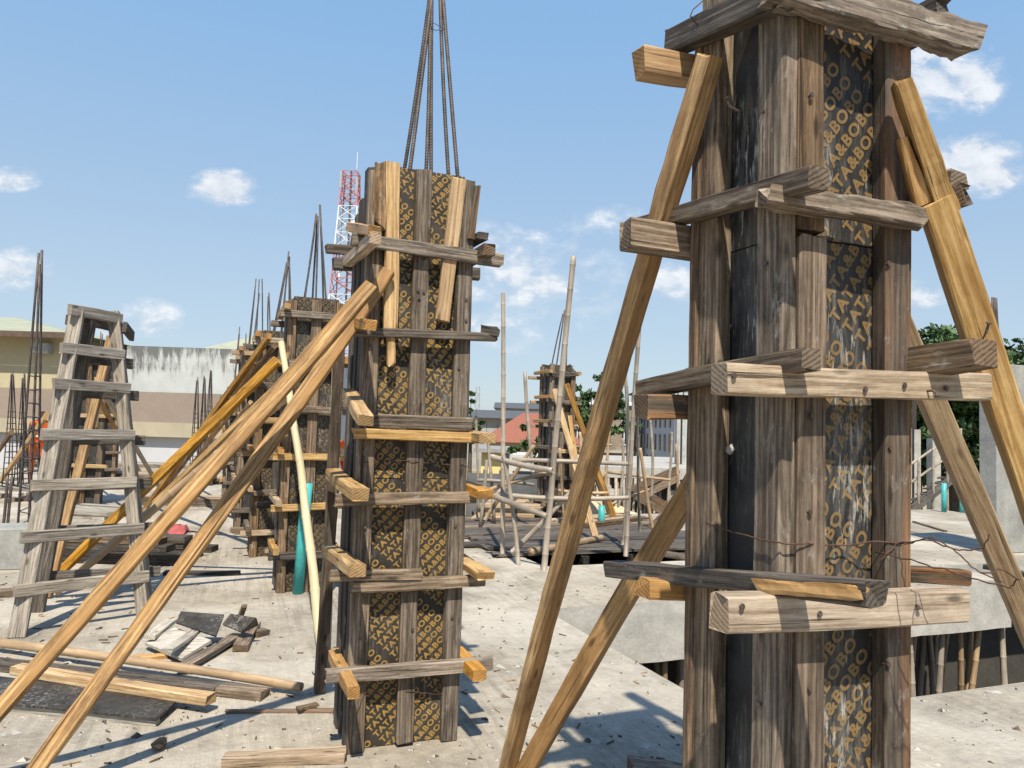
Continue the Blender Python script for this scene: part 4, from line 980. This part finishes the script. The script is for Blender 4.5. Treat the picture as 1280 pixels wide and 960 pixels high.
tree('bright green tree behind the slim column beyond the pit', tpos(742, 45), 8.0, 1.9, 9, .9, ncl=36, leaf=.2)
tree('small green tree just right of the top of the middle column', tpos(588, 60), 7.4, 1.0, 10, .8, ncl=18, leaf=.22)
tree('low green bush left of the slim column beyond the pit', tpos(672, 38), 5.2, 1.0, 12, .8, ncl=20, leaf=.18)

# far concrete deck on a thicket of props
fd = P(640, 590, 30); YD = 30.0
x0, x1 = P(705, 590, YD).x, P(874, 590, YD).x
dkf = empty('floor_deck', (x0, YD, 0), 0, 'far concrete floor deck on crowded props, behind the upright bamboo pair', 'floor deck')
ztop = P(790, 584, YD).z
box('floor_slab', (x0, YD, ztop - .42), (x1 + 2.5, YD + 14, ztop), EDGE, dkf)
zl = P(790, 612, YD).z
box('landing', (P(745, 610, YD).x, YD - .02, zl - .25), (P(800, 610, YD).x, YD + 4, zl), EDGE, dkf)
box('landing', (P(836, 610, YD).x, YD - .02, zl - .45), (x1 + 2.5, YD + 4, zl + .02), EDGE, dkf)
sm = W['brown']
for a, b in (((790, 612), (846, 587)), ((797, 622), (848, 597)), ((800, 612), (835, 634)), ((795, 620), (830, 640))):
    board('stringer', P(*a, YD - .3), P(*b, YD - .3), .28, .08, sm, Vector((0, -1, 0)), dkf, seg=.6)
for k in range(10):
    q = P(792, 615, YD - .2).lerp(P(847, 590, YD - .2), k / 9); board('tread', q, q + Vector((0, .9, 0)), .2, .05, W['greyd'], Vector((0, 0, 1)), dkf, seg=.5)
r = random.Random(5); proto = None
for i in range(95):
    x = x0 + (x1 + 1.5 - x0) * i / 95 + r.uniform(-.08, .08); yy = YD - .2 + (i % 3) * .35 + r.uniform(0, .2); L = ztop - .43 + 3.2
    M = Matrix.Translation((x, yy, -3.2 + L / 2)) @ Matrix.Rotation(r.uniform(-.09, .09), 4, 'Y') @ Matrix.Rotation(r.uniform(0, 6), 4, 'Z')
    if proto is None:
        vs, fs = tube_geo([(0, 0, -L / 2), (0.03, 0, 0), (0, 0, L / 2)], .06, 6)
        proto = mobj('bamboo_prop', vs, fs, BGREY, None, M, True)
        tag(proto, 'bamboo prop in the crowded rows under the far concrete deck', 'bamboo prop', 'props under the far deck')
    else: copyobj(proto, M)
# second distant props at the right of it near the stair landing (left of near column's foot) are hidden by the column

# ------------------------------------------------------------------ buildings
GLASS = plain('dark_window', (.03, .035, .04), .25, .3, 2, spec=.5)
def bldg(label, x0, x1, Y, zt, mat, depth=12, rot=0.0, name='building', zb=-3.2):
    e = empty(name, (x0, Y, zb), rot, label, 'building')
    M = MW[e.name]
    box('wall', (0, 0, 0), (x1 - x0, depth, zt - zb), mat, e, M)
    return e, M
def win(e, M, x, z, w, h, face='F', wmat=None, frm=None, at=0.0):
    lo, hi = ((x, at - .05, z), (x + w, at + .02, z + h)) if face == 'F' else ((at - .05, x, z), (at + .02, x + w, z + h))
    p = box('window', lo, hi, wmat or GLASS, e, M)
    if frm:
        bm = bmesh.new(); t = .09
        if face == 'F':
            box_bm(bm, (x - t, at - .09, z - t), (x + w + t, at - .052, z)); box_bm(bm, (x + w / 2 - .04, at - .08, z), (x + w / 2 + .04, at - .053, z + h))
        else:
            box_bm(bm, (at - .09, x - t, z - t), (at - .052, x + w + t, z)); box_bm(bm, (at - .08, x + w / 2 - .04, z), (at - .053, x + w / 2 + .04, z + h))
        bmobj('frame', bm, frm, p, M)
    return p
# grey-white three-storey building at centre right
WB = concrete('bluish_render', (.33, .365, .40), (.41, .445, .48), .3, ((.36, .38, .40), (.3, .3, .1), .3), bst=.1)
YB = 60.0; pA = P(788, 560, YB + 26); pB = P(843, 560, YB); zE = P(843, 476, YB).z
ang = math.atan2(pA.y - pB.y, pA.x - pB.x)     # long facade runs back to the left
gb = empty('building', (pB.x, pB.y, -3.2), ang, 'bluish white three-storey block with rows of small windows and dark hip roof', 'building'); M = MW[gb.name]
LB = math.hypot(pA.x - pB.x, pA.y - pB.y); HB = zE + 3.2
bm = bmesh.new(); box_bm(bm, (0, -11, 0), (LB, 0, HB)); bmobj('wall', bm, WB, gb, M)
bm = bmesh.new(); o_ = .6
v = [bm.verts.new(p) for p in ((-o_, -11 - o_, HB), (LB + o_, -11 - o_, HB), (LB + o_, o_, HB), (-o_, o_, HB), (5, -5.5, HB + 3.0), (LB - 5, -5.5, HB + 3.0))]
for f in ((0, 1, 5, 4), (2, 3, 4, 5), (3, 0, 4), (1, 2, 5), (3, 2, 1, 0)): bm.faces.new([v[i] for i in f])
bmesh.ops.recalc_face_normals(bm, faces=bm.faces[:]); bmobj('roof', bm, plain('dark_roof', (.07, .07, .075), .7, .2, 1), gb, M)
for fl in range(4):
    for k in range(10):
        x = 1.6 + k * (LB - 2.6) / 10
        p = box('window', (x, -.02, 1.3 + fl * (HB - 1) / 4), (x + .75, .06, 2.7 + fl * (HB - 1) / 4), GLASS, gb, M)
for fl in range(3):
    for k in (2.0, 5.2, 8.4):
        box('window', (-.06, -k - .6, 1.8 + fl * (HB - 1) / 3), (.02, -k, 3.0 + fl * (HB - 1) / 3), GLASS, gb, M)
vs, fs = tube_geo([(-.15, -2, 0), (-.15, -2, HB)], .12, 6); mobj('drainpipe', vs, fs, WHT_P, gb, M)
# brown unfinished block
BB = concrete('brown_render', (.22, .18, .14), (.34, .28, .23), .4, ((.12, .1, .08), (.4, .4, .1), .5), bst=.1)
a, b = P(712, 505, 75), P(790, 505, 75)
e, M = bldg('brown grey multi-storey block with gridded window openings behind the yellow brace', a.x, b.x, 75, a.z, BB, 10)
wd = b.x - a.x; hh = a.z + 3.2
for fl in range(3):
    for k in range(4):
        x = .6 + k * wd / 4; z = 1.2 + fl * hh / 3.1
        win(e, M, x, z, wd / 4 - 1.1, hh / 3.1 - 1.1, frm=WHT_P)
    box('ledge', (-.2, -.35, fl * hh / 3.1 + .35), (wd + .2, -.003, fl * hh / 3.1 + .6), EDGE, e, M)
box('parapet', (-.2, -.3, hh + .003), (wd + .2, 1, hh + .35), WHT_P, e, M)
# red-roofed house
a, b = P(612, 552, 52), P(718, 552, 52); zw = a.z
e, M = bldg('house with a wide red hip roof and cream wall beyond the scaffold', a.x, b.x, 52, zw, plain('cream_render', (.50, .42, .28), .8, .15, 1), 9, name='house')
wd = b.x - a.x; hw = zw + 3.2; rh = P(660, 516, 56).z - zw
bm = bmesh.new(); v = [bm.verts.new(p) for p in ((-.8, -.8, hw), (wd + .8, -.8, hw), (wd + .8, 9.8, hw), (-.8, 9.8, hw), (wd * .4, 4.5, hw + rh), (wd * .62, 4.5, hw + rh))]
for f in ((0, 1, 5, 4), (2, 3, 4, 5), (3, 0, 4), (1, 2, 5), (3, 2, 1, 0)): bm.faces.new([v[i] for i in f])
bmesh.ops.recalc_face_normals(bm, faces=bm.faces[:]); bmobj('roof', bm, plain('red_roof_sheet', (.25, .095, .06), .7, .15, 3, map3=(6, .5, .5)), e, M)
for k in range(5): win(e, M, .8 + k * wd / 5, hw * .45, .9, 1.2)
# yellow low house, white lean-to
a, b = P(602, 565, 40), P(628, 565, 40)
e, M = bldg('small yellow-walled building with a grey roof left of the scaffold', a.x, b.x, 40, a.z, plain('yellow_render', (.62, .50, .22), .8, .1, 1), 6, name='house')
box('roof', (-.4, -.5, a.z + 3.2 + .003), (b.x - a.x + .4, 6.3, a.z + 3.4), plain('grey_sheet', (.25, .25, .25), .7, .2, 2), e, M); win(e, M, 1.4, 1.6, .5, .6, wmat=WHITE)
a, b = P(630, 568, 42), P(680, 568, 42)
e, M = bldg('low white shed behind the leaning bamboo pole', a.x, b.x, 42, a.z, WHITE, 5, name='shed'); win(e, M, .5, 1.4, 1.0, 1.1); win(e, M, 2.2, .2, .8, 2.2, wmat=plain('dark_door', (.06, .05, .05), .7))
# long grey-roofed building and roof above
def gable(label, x0, x1, ye, yr, Y, depth, wall, roofm, wins=0, name='building', zb=-3.2):
    a, b = P(x0, ye, Y), P(x1, ye, Y); rz = P(x0, yr, Y + depth / 2).z
    e, M = bldg(label, a.x, b.x, Y, a.z, wall, depth, name=name, zb=zb); h = a.z - zb; wd = b.x - a.x; rh = rz - a.z
    bm = bmesh.new(); v = [bm.verts.new(p) for p in ((-.6, -.8, h + .003), (wd + .6, -.8, h + .003), (wd + .6, depth + .8, h + .003), (-.6, depth + .8, h + .003), (-.6, depth / 2, h + rh), (wd + .6, depth / 2, h + rh))]
    for f in ((0, 1, 5, 4), (2, 3, 4, 5), (3, 0, 4), (1, 2, 5), (3, 2, 1, 0)): bm.faces.new([v[i] for i in f])
    bmesh.ops.recalc_face_normals(bm, faces=bm.faces[:]); bmobj('roof', bm, roofm, e, M)
    for k in range(wins): win(e, M, .8 + k * wd / wins, h - 1.9, wd / wins - 1.2, 1.2)
    return e, M, wd, h
DG = plain('dark_grey_roof', (.085, .088, .095), .7, .2, 2); LG = plain('light_green_roof', (.30, .31, .23), .7, .12, 1)
gable('long dark-roofed building behind the red-roofed house', 560, 680, 521, 511, 90, 14, plain('grey_render', (.30, .30, .29), .8, .2, 1), DG, 9)
gable('upper dark roof showing over the long dark-roofed building', 622, 700, 510, 503, 120, 14, plain('grey_render2', (.32, .32, .31), .8, .2, 1), DG, 6)
gable('distant pale block far behind the slim column', 690, 800, 520, 512, 150, 14, plain('pale_render', (.4, .4, .39), .8, .15, 1), DG, 10)
# corrugated fence
fz = empty('sheet_fence', P(600, 600, 33), 0, 'grey corrugated sheet fence beyond the pit', 'fence'); a, b = P(585, 600, 33), P(745, 600, 33)
bm = bmesh.new(); n = 220; pr = None
for i in range(n + 1):
    x = a.x + (b.x - a.x) * i / n; y = 33 + (.06 if i % 2 else 0); q = (bm.verts.new((x, y, -3.2)), bm.verts.new((x, y, -.35)))
    if pr: bm.faces.new([pr[0], q[0], q[1], pr[1]])
    pr = q
bmobj('sheeting', bm, plain('zinc', (.27, .28, .29), .6, .35, .6, .3), fz)
for k in range(9): box('post', (a.x + (b.x - a.x) * k / 8 - .05, 33.08, -3.2), (a.x + (b.x - a.x) * k / 8 + .05, 33.18, -.2), W['greyd'], fz)
# left: cream building with pale green roof
CR = concrete('cream_render_wall', (.36, .315, .205), (.44, .39, .27), .3, ((.42, .37, .26), (.4, .4, .1), .4), bst=.1)
YL = 42.0
a, b = P(-160, 415, YL), P(80, 418, YL); zt = P(40, 417, YL).z
e = empty('building', (a.x, YL, -3.2), 0, 'cream building with pale green hip roof at the far left', 'building'); M = MW[e.name]; wd = b.x - a.x; h = zt + 3.2
box('wall', (0, 0, 0), (wd, 12, h), CR, e, M)
bm = bmesh.new(); v = [bm.verts.new(p) for p in ((-1, -1.2, h), (wd + 1, -1.2, h), (wd + 1, 13, h), (-1, 13, h), (3, 6, h + 1.6), (wd - 6.5, 6, h + 1.6))]
for f in ((0, 1, 5, 4), (2, 3, 4, 5), (3, 0, 4), (1, 2, 5), (3, 2, 1, 0)): bm.faces.new([v[i] for i in f])
bmesh.ops.recalc_face_normals(bm, faces=bm.faces[:]); bmobj('roof', bm, LG, e, M)
box('fascia', (-1.05, -1.28, h - .32), (wd + 1.05, -1.2, h - .01), plain('dark_fascia', (.10, .07, .055), .7), e, M)
p = P(56, 436, YL); win(e, M, p.x - a.x - 7.4, P(0, 455, YL).z + 3.2, 1.1, 2.0, wmat=plain('grey_shutter', (.35, .35, .34), .7))
box('air_conditioner', (p.x - a.x - .45, -.5, p.z + 3.2 - .3), (p.x - a.x + .45, -.003, p.z + 3.2 + .3), plain('grey_casing', (.3, .31, .32), .6), e, M, .03)
# stained white warehouse
SW = None
m, N, bs = newmat('stained_white_wall'); v_, _ = coords(N, False)
col = ramp(N, noise(N, v_, .8, 5, .6), [(.3, (.38, .40, .39)), (.7, (.50, .52, .51))])
sep = N.add('ShaderNodeSeparateXYZ'); N.ln(v_, sep.inputs[0])
hgt = sep.outputs['Z']
s1_ = noise(N, v_, 1.0, 8, .75, (1.6, 1.6, .32), .3)
H_ = P(240, 430, 45).z + 3.2
band = ramp(N, math_(N, 'DIVIDE', hgt, H_), [(.70, .0), (.84, .5), (.90, .42), (.985, .85), (1.0, 1.0)])
dirt = ramp(N, math_(N, 'ADD', math_(N, 'MULTIPLY', s1_, .8), math_(N, 'MULTIPLY', band, .28)), [(.52, 0), (.62, 1)])
col = mixc(N, math_(N, 'MULTIPLY', dirt, .85), col, (.07, .075, .075))
s2_ = ramp(N, math_(N, 'MULTIPLY', noise(N, v_, 1.0, 8, .75, (.9, .9, .25), .5), ramp(N, math_(N, 'DIVIDE', hgt, H_), [(.60, 1), (.72, .55)])), [(.50, 0), (.64, 1)])
col = mixc(N, math_(N, 'MULTIPLY', s2_, .45), col, (.25, .27, .28))
N.ln(col, bs.inputs['Base Color']); bs.inputs['Roughness'].default_value = .9; SW = m
a, b = P(159, 430, 45), P(420, 430, 45)
wh = empty('warehouse', (a.x, 45, -3.2), math.radians(3), 'white warehouse wall streaked black along its top, brown awning below', 'building'); M = MW[wh.name]; wd = b.x - a.x
bm = bmesh.new(); zt0, zt1 = P(159, 429, 45).z + 3.2, P(330, 440, 45).z + 3.2
box_bm(bm, (0, 0, 0), (wd, 16, H_ - .2)); bmobj('wall', bm, SW, wh, M)
gr_ = P(255, 425, 60).z + 3.2
bm = bmesh.new(); v = [bm.verts.new(p) for p in ((1.5, 4, H_ - .22), (wd, 4, H_ - .22), (wd, 16, H_ - .22), (1.5, 16, H_ - .22), (6, 10, gr_ + .3), (wd - 4, 10, gr_ + .3))]
for f in ((0, 1, 5, 4), (2, 3, 4, 5), (3, 0, 4), (1, 2, 5), (3, 2, 1, 0)): bm.faces.new([v[i] for i in f])
bmesh.ops.recalc_face_normals(bm, faces=bm.faces[:]); bmobj('roof', bm, LG, wh, M)
# brown corrugated awning band and cream beam across both buildings
ya, yb_ = P(200, 491, 43).z, P(200, 528, 41.5).z
aw = empty('awning', (P(-160, 500, 43).x, 43, 0), 0, 'long brown corrugated awning above a cream beam, below the white wall', 'awning')
xa, xb = P(-160, 510, 42).x, P(330, 510, 42).x
bm = bmesh.new(); n = 300; pr = None
for i in range(n + 1):
    x = xa + (xb - xa) * i / n; d = .04 if i % 2 else 0; q = (bm.verts.new((x, 41.2 - d, yb_)), bm.verts.new((x, 42.0 - d, ya)))
    if pr: bm.faces.new([pr[0], q[0], q[1], pr[1]])
    pr = q
bmobj('sheeting', bm, plain('brown_sheet', (.19, .15, .12), .7, .12, .5), aw)
zc0, zc1 = P(200, 546, 41).z, P(200, 528, 41).z
box('beam', (xa, 40.9, zc0), (xb, 41.18, zc1 - .005), plain('cream_beam', (.36, .32, .235), .8, .12, 1), aw)
lw = empty('wall', (xa, 41.3, -3.2), 0, 'white lower wall below the cream beam at the far side of the slab', 'wall')
box('wall_face', (xa, 41.3, -3.2), (xb, 41.5, zc0 - .005), plain('white_lower_wall', (.44, .45, .48), .8, .08, .6), lw)
for x in (35, 62): 
    q = P(x, 560, 41.2); box('opening', (q.x - .5, 41.24, -1.5), (q.x + .5, 41.297, zc0 - .2), GLASS, lw)
# more distant blocks to close the horizon
for (x0, x1, ye, yr, Y, lab) in ((300, 470, 500, 490, 130, 'pale building far behind the second column'), (800, 1010, 522, 512, 140, 'building far behind the near column'), (1000, 1200, 515, 500, 110, 'grey building hidden behind the dark green tree'), (1180, 1420, 520, 506, 120, 'far building behind the raw concrete column'), (-300, 20, 470, 455, 90, 'far building behind the cream one')):
    gable(lab, x0, x1, ye, yr, Y, 14, plain('far_render', (.42, .41, .39), .85, .15, .6), DG, 8)

# ------------------------------------------------------------------ telecom mast
YT = 88.0; pb = P(425, 548, YT); tb_ = Vector((pb.x, YT, -3.2)); tt = P(436.5, 214, YT)
tw = empty('telecom_mast', tb_, 0, 'red and white lattice telecom mast beyond the middle column', 'mast')
Hm = tt.z + 3.2
def mp_(c, z):
    k = z / Hm; hw = 2.5 + (.85 - 2.5) * min(1, k * 1.02)
    return Vector((c[0] * hw, c[1] * hw, z))
cs = [(-1, -1), (1, -1), (1, 1), (-1, 1)]
lv = [0]; 
while lv[-1] < Hm - .5: lv.append(min(Hm, lv[-1] + 1.25 + 1.6 * (1 - lv[-1] / Hm)))
zz = lambda y: P(430, y, YT).z + 3.2
cuts = [zz(262), zz(305), zz(362), zz(405), zz(470), zz(520)]
for i in range(len(lv) - 1):
    z0, z1 = lv[i], lv[i + 1]; zm = (z0 + z1) / 2
    red = sum(zm < c for c in cuts) % 2 == 0
    vs, fs = [], []
    for k in range(4):
        A_, B_ = cs[k], cs[(k + 1) % 4]
        tube_geo([mp_(A_, z0), mp_(A_, z1)], .09, 5, vs, fs)
        tube_geo([mp_(A_, z0), mp_(B_, z1)], .05, 4, vs, fs); tube_geo([mp_(B_, z0), mp_(A_, z1)], .05, 4, vs, fs); tube_geo([mp_(A_, z1), mp_(B_, z1)], .045, 4, vs, fs)
    mobj('lattice_section', vs, fs, RED_HAZED if red else WHT_P, tw, Matrix.Translation(tb_))
vs, fs = tube_geo([(0.8, -.8, Hm), (.8, -.8, Hm + 2.0)], .04, 5); mobj('lightning_rod', vs, fs, WHT_P, tw, Matrix.Translation(tb_))
vs, fs = tube_geo([(0, 0, 0), (0, 0, Hm)], .12, 5); mobj('cable_tray', vs, fs, NAIL, tw, Matrix.Translation(tb_))
for (x, y, s) in ((426, 225, 1), (446, 232, 1), (424, 338, .9)):
    q = P(x, y, YT - .9); box('antenna_panel', (q.x - .14, q.y - .1, q.z - 1.0 * s), (q.x + .14, q.y + .1, q.z + 1.0 * s), plain('antenna_grey', (.32, .33, .36), .6, .1) if s == 1 else WHT_P, tw, None, .02)
q = P(444.5, 287, YT - 1.3)
vs, fs = tube_geo([(0, 0, 0), (0, -.5, 0), (0, -.62, 0)], [.9, .9, .6], 18); mobj('dish', vs, fs, WHT_P, tw, Matrix.Translation(q))
q = P(597, 500, 170); vs, fs = [], []
for dx in (-.5, .5): tube_geo([(dx * 2, 0, -20), (dx * .6, 0, 3)], .14, 4, vs, fs)
for k in range(8): tube_geo([(-1 + .1 * k, 0, -18 + k * 2.5), (1 - .1 * k, 0, -15.5 + k * 2.5)], .09, 4, vs, fs)
m2 = empty('telecom_mast', (q.x, 170, -3.2), 0, 'tiny grey lattice mast on the horizon right of the middle column', 'mast'); mobj('lattice', vs, fs, plain('far_steel', (.35, .37, .4), .7), m2, Matrix.Translation(q))

# ------------------------------------------------------------------ workers
def person(foot, ht, face, label, arm='down', top=ORANGE, low=None, bend=0.0):
    e = empty('person', foot, face, label, 'person'); s = ht / 1.75
    J = {'pel': (0, 0, .95), 'spine': (0, -bend * .12, 1.15), 'chest': (0, -bend * .3, 1.36), 'neck': (0, -bend * .4, 1.50), 'head': (0, -bend * .5 - .02, 1.63), 'crown': (0, -bend * .5 - .01, 1.71)}
    R_ = {'pel': .15, 'spine': .135, 'chest': .155, 'neck': .055, 'head': .088, 'crown': .07}
    Ed = [('pel', 'spine'), ('spine', 'chest'), ('chest', 'neck'), ('neck', 'head'), ('head', 'crown')]
    for sd, sg in (('l', -1), ('r', 1)):
        cz = 1.42; cy = -bend * .32
        J['sh' + sd] = (sg * .19, cy, cz); R_['sh' + sd] = .062
        if arm == 'down': el, wr, hd = (sg * .26, cy + .02, 1.13), (sg * .25, cy - .08, .90), (sg * .25, cy - .12, .81)
        else: el, wr, hd = (sg * .27, cy - .12, 1.17), (sg * .2, cy - .36, 1.16), (sg * .17, cy - .45, 1.17)
        for n_, p_, r_ in (('el', el, .045), ('wr', wr, .03), ('hd', hd, .035)): J[n_ + sd] = p_; R_[n_ + sd] = r_
        J['hip' + sd] = (sg * .1, 0, .88); R_['hip' + sd] = .1
        J['kn' + sd] = (sg * .12, -.03 + .05 * sg, .5); R_['kn' + sd] = .065
        J['an' + sd] = (sg * .13, .02 + .06 * sg, .09); R_['an' + sd] = .045
        J['to' + sd] = (sg * .15, -.14 + .06 * sg, .045); R_['to' + sd] = .04
        Ed += [('chest', 'sh' + sd), ('sh' + sd, 'el' + sd), ('el' + sd, 'wr' + sd), ('wr' + sd, 'hd' + sd), ('pel', 'hip' + sd), ('hip' + sd, 'kn' + sd), ('kn' + sd, 'an' + sd), ('an' + sd, 'to' + sd)]
    ks = list(J); me = bpy.data.meshes.new('body'); me.from_pydata([Vector(J[k]) * s for k in ks], [(ks.index(a), ks.index(b)) for a, b in Ed], [])
    o = bpy.data.objects.new('body', me); COL.objects.link(o)
    sk = o.modifiers.new('s', 'SKIN'); su = o.modifiers.new('u', 'SUBSURF'); su.levels = 2
    for i, k in enumerate(ks):
        me.skin_vertices[0].data[i].radius = (R_[k] * s, R_[k] * s * (.8 if k in ('chest', 'spine', 'pel') else 1)); me.skin_vertices[0].data[i].use_root = (k == 'pel')
    bpy.context.view_layer.update()
    nm = bpy.data.meshes.new_from_object(o.evaluated_get(bpy.context.evaluated_depsgraph_get())); bpy.data.objects.remove(o)
    for m_ in (SKIN, top, low, HAIR): nm.materials.append(m_)
    for p in nm.polygons:
        c = p.center / s; ax = abs(c.x)
        p.use_smooth = True
        if c.z > 1.66 or (c.z > 1.57 and c.y > -bend * .5 + .03): p.material_index = 3
        elif .9 < c.z < 1.47 and ax < .23: p.material_index = 1
        elif c.z <= .95 and c.z > .1 and ax < .22: p.material_index = 2
        elif c.z <= .1: p.material_index = 3
        else: p.material_index = 0
    b = link(bpy.data.objects.new('body', nm), e, MW[e.name])
    bm = bmesh.new()                                               # reflective stripe of the vest
    for zz_ in (1.12,):
        vsr = []
        for k in range(20):
            a_ = k / 20 * 6.283; vsr.append((math.cos(a_) * .185 * s, (math.sin(a_) * .152 - bend * .1) * s, zz_ * s))
        lo = [bm.verts.new((x, y, z - .025)) for x, y, z in vsr]; hi = [bm.verts.new((x, y, z + .025)) for x, y, z in vsr]
        for k in range(20): bm.faces.new([lo[k], lo[(k + 1) % 20], hi[(k + 1) % 20], hi[k]])
    bmobj('reflective_stripe', bm, plain('stripe', (.7, .72, .6), .5), e, MW[e.name], True)
    return e
pat = plain('patterned_dark_cloth', (.09, .035, .05), .9, .9, 14)
person(G(401, 706), 1.68, .6, 'worker in an orange vest and dark patterned trousers between second and middle columns', 'down', ORANGE, pat)
person(G(44, 603), 1.72, .9, 'worker in orange reaching forward behind the tall rebar cage', 'fwd', ORANGE, plain('orange_trousers', (.62, .13, .03), .85, .15, 8), .35)

# ------------------------------------------------------------------ light, sky, camera
SUN = Vector((.05, -.68, 1.0)).normalized()
sl = bpy.data.lights.new('sun', 'SUN'); sl.energy = 4.0; sl.angle = math.radians(.8); sl.color = (1.0, .91, .76)
so = bpy.data.objects.new('sun', sl); COL.objects.link(so); so.rotation_euler = SUN.to_track_quat('Z', 'Y').to_euler()
w = bpy.data.worlds.new('World'); sc.world = w; w.use_nodes = True
N = NT(w); bg = N.n['Background']; out = N.n['World Output']
sky = N.add('ShaderNodeTexSky', sky_type='NISHITA'); sky.sun_disc = False; sky.sun_elevation = math.asin(SUN.z); sky.sun_rotation = math.atan2(SUN.x, SUN.y)
sky.air_density = 1.0; sky.dust_density = .7; sky.ozone_density = 2.5
tc = N.add('ShaderNodeTexCoord'); sp_ = N.add('ShaderNodeSeparateXYZ'); N.ln(tc.outputs['Generated'], sp_.inputs[0])
ym = math_(N, 'MAXIMUM', sp_.outputs['Y'], .05)
X = math_(N, 'DIVIDE', sp_.outputs['X'], ym); Z = math_(N, 'DIVIDE', sp_.outputs['Z'], ym)
cb = N.add('ShaderNodeCombineXYZ'); N.ln(X, cb.inputs[0]); N.ln(Z, cb.inputs[1])
fb1 = noise(N, cb.outputs[0], 1.0, 9, .58, (9, 15, 1), .35); fb2 = noise(N, cb.outputs[0], 1.0, 8, .6, (30, 46, 1), .2)
CL = [(278, 237, 52, 32, 1.15), (650, 350, 150, 90, .62), (735, 285, 60, 25, .5), (1180, 95, 95, 65, .95), (1215, 205, 90, 50, .95), (1160, 368, 70, 22, .55), (10, 224, 50, 20, .7), (15, 335, 60, 36, .9), (170, 400, 80, 34, .55), (850, 350, 60, 34, .6), (775, 272, 50, 22, .5), (620, 395, 150, 60, .5)]
tot = None
for (cx, cy, rx, ry, s) in CL:
    d = ray(cx, cy); X0, Z0 = d.x / d.y, d.z / d.y
    ax = math_(N, 'POWER', math_(N, 'ABSOLUTE', math_(N, 'MULTIPLY', math_(N, 'SUBTRACT', X, X0), FPX / rx)), 2.0)
    az = math_(N, 'POWER', math_(N, 'ABSOLUTE', math_(N, 'MULTIPLY', math_(N, 'SUBTRACT', Z, Z0), FPX / ry)), 2.0)
    mk = math_(N, 'MULTIPLY', math_(N, 'SUBTRACT', 1.0, math_(N, 'ADD', ax, az), True), s)
    tot = mk if tot is None else math_(N, 'MAXIMUM', tot, mk)
den = math_(N, 'ADD', math_(N, 'MULTIPLY', math_(N, 'SUBTRACT', fb1, .5), 3.6), math_(N, 'MULTIPLY', math_(N, 'SUBTRACT', fb2, .5), 1.8))
dn = math_(N, 'ADD', math_(N, 'MULTIPLY', tot, 1.15), math_(N, 'MULTIPLY', den, math_(N, 'MINIMUM', math_(N, 'MULTIPLY', tot, 3.0), 1.0)))
cf = ramp(N, dn, [(.15, 0), (.6, .25), (1.4, .8)])
front = math_(N, 'GREATER_THAN', sp_.outputs['Y'], .06)
cf = math_(N, 'MULTIPLY', cf, front)
hz = ramp(N, sp_.outputs['Z'], [(0, (2.15, 2.55, 2.9)), (.16, (2.0, 2.55, 3.1)), (.45, (1.3, 2.3, 3.6)), (1, (.8, 1.8, 3.8))])
base = mixc(N, .8, sky.outputs[0], hz)
shade = ramp(N, math_(N, 'ADD', fb2, math_(N, 'MULTIPLY', fb1, .5)), [(.6, 0), (.95, 1)])
colr = mixc(N, cf, base, mixc(N, shade, (3.3, 3.5, 3.8), (4.6, 4.65, 4.7)))
N.ln(colr, bg.inputs[0]); bg.inputs[1].default_value = .12
cam = bpy.data.cameras.new('camera'); cam.sensor_width = 36; cam.lens = FPX / 1280 * 36; cam.clip_end = 4000; cam.clip_start = .05
co = bpy.data.objects.new('camera', cam); COL.objects.link(co)
Mc = Matrix.Identity(4)
for i in range(3):
    Mc[i][0] = cR[i]; Mc[i][1] = cU[i]; Mc[i][2] = -cF[i]; Mc[i][3] = EYE[i]
co.matrix_world = Mc; sc.camera = co
sc.view_settings.view_transform = 'Standard'; sc.view_settings.look = 'None'; sc.view_settings.exposure = 0.88; sc.view_settings.gamma = 1.0; sc.view_settings.use_curve_mapping = False
sc.cycles.use_denoising = True
sc.cycles.max_bounces = 6
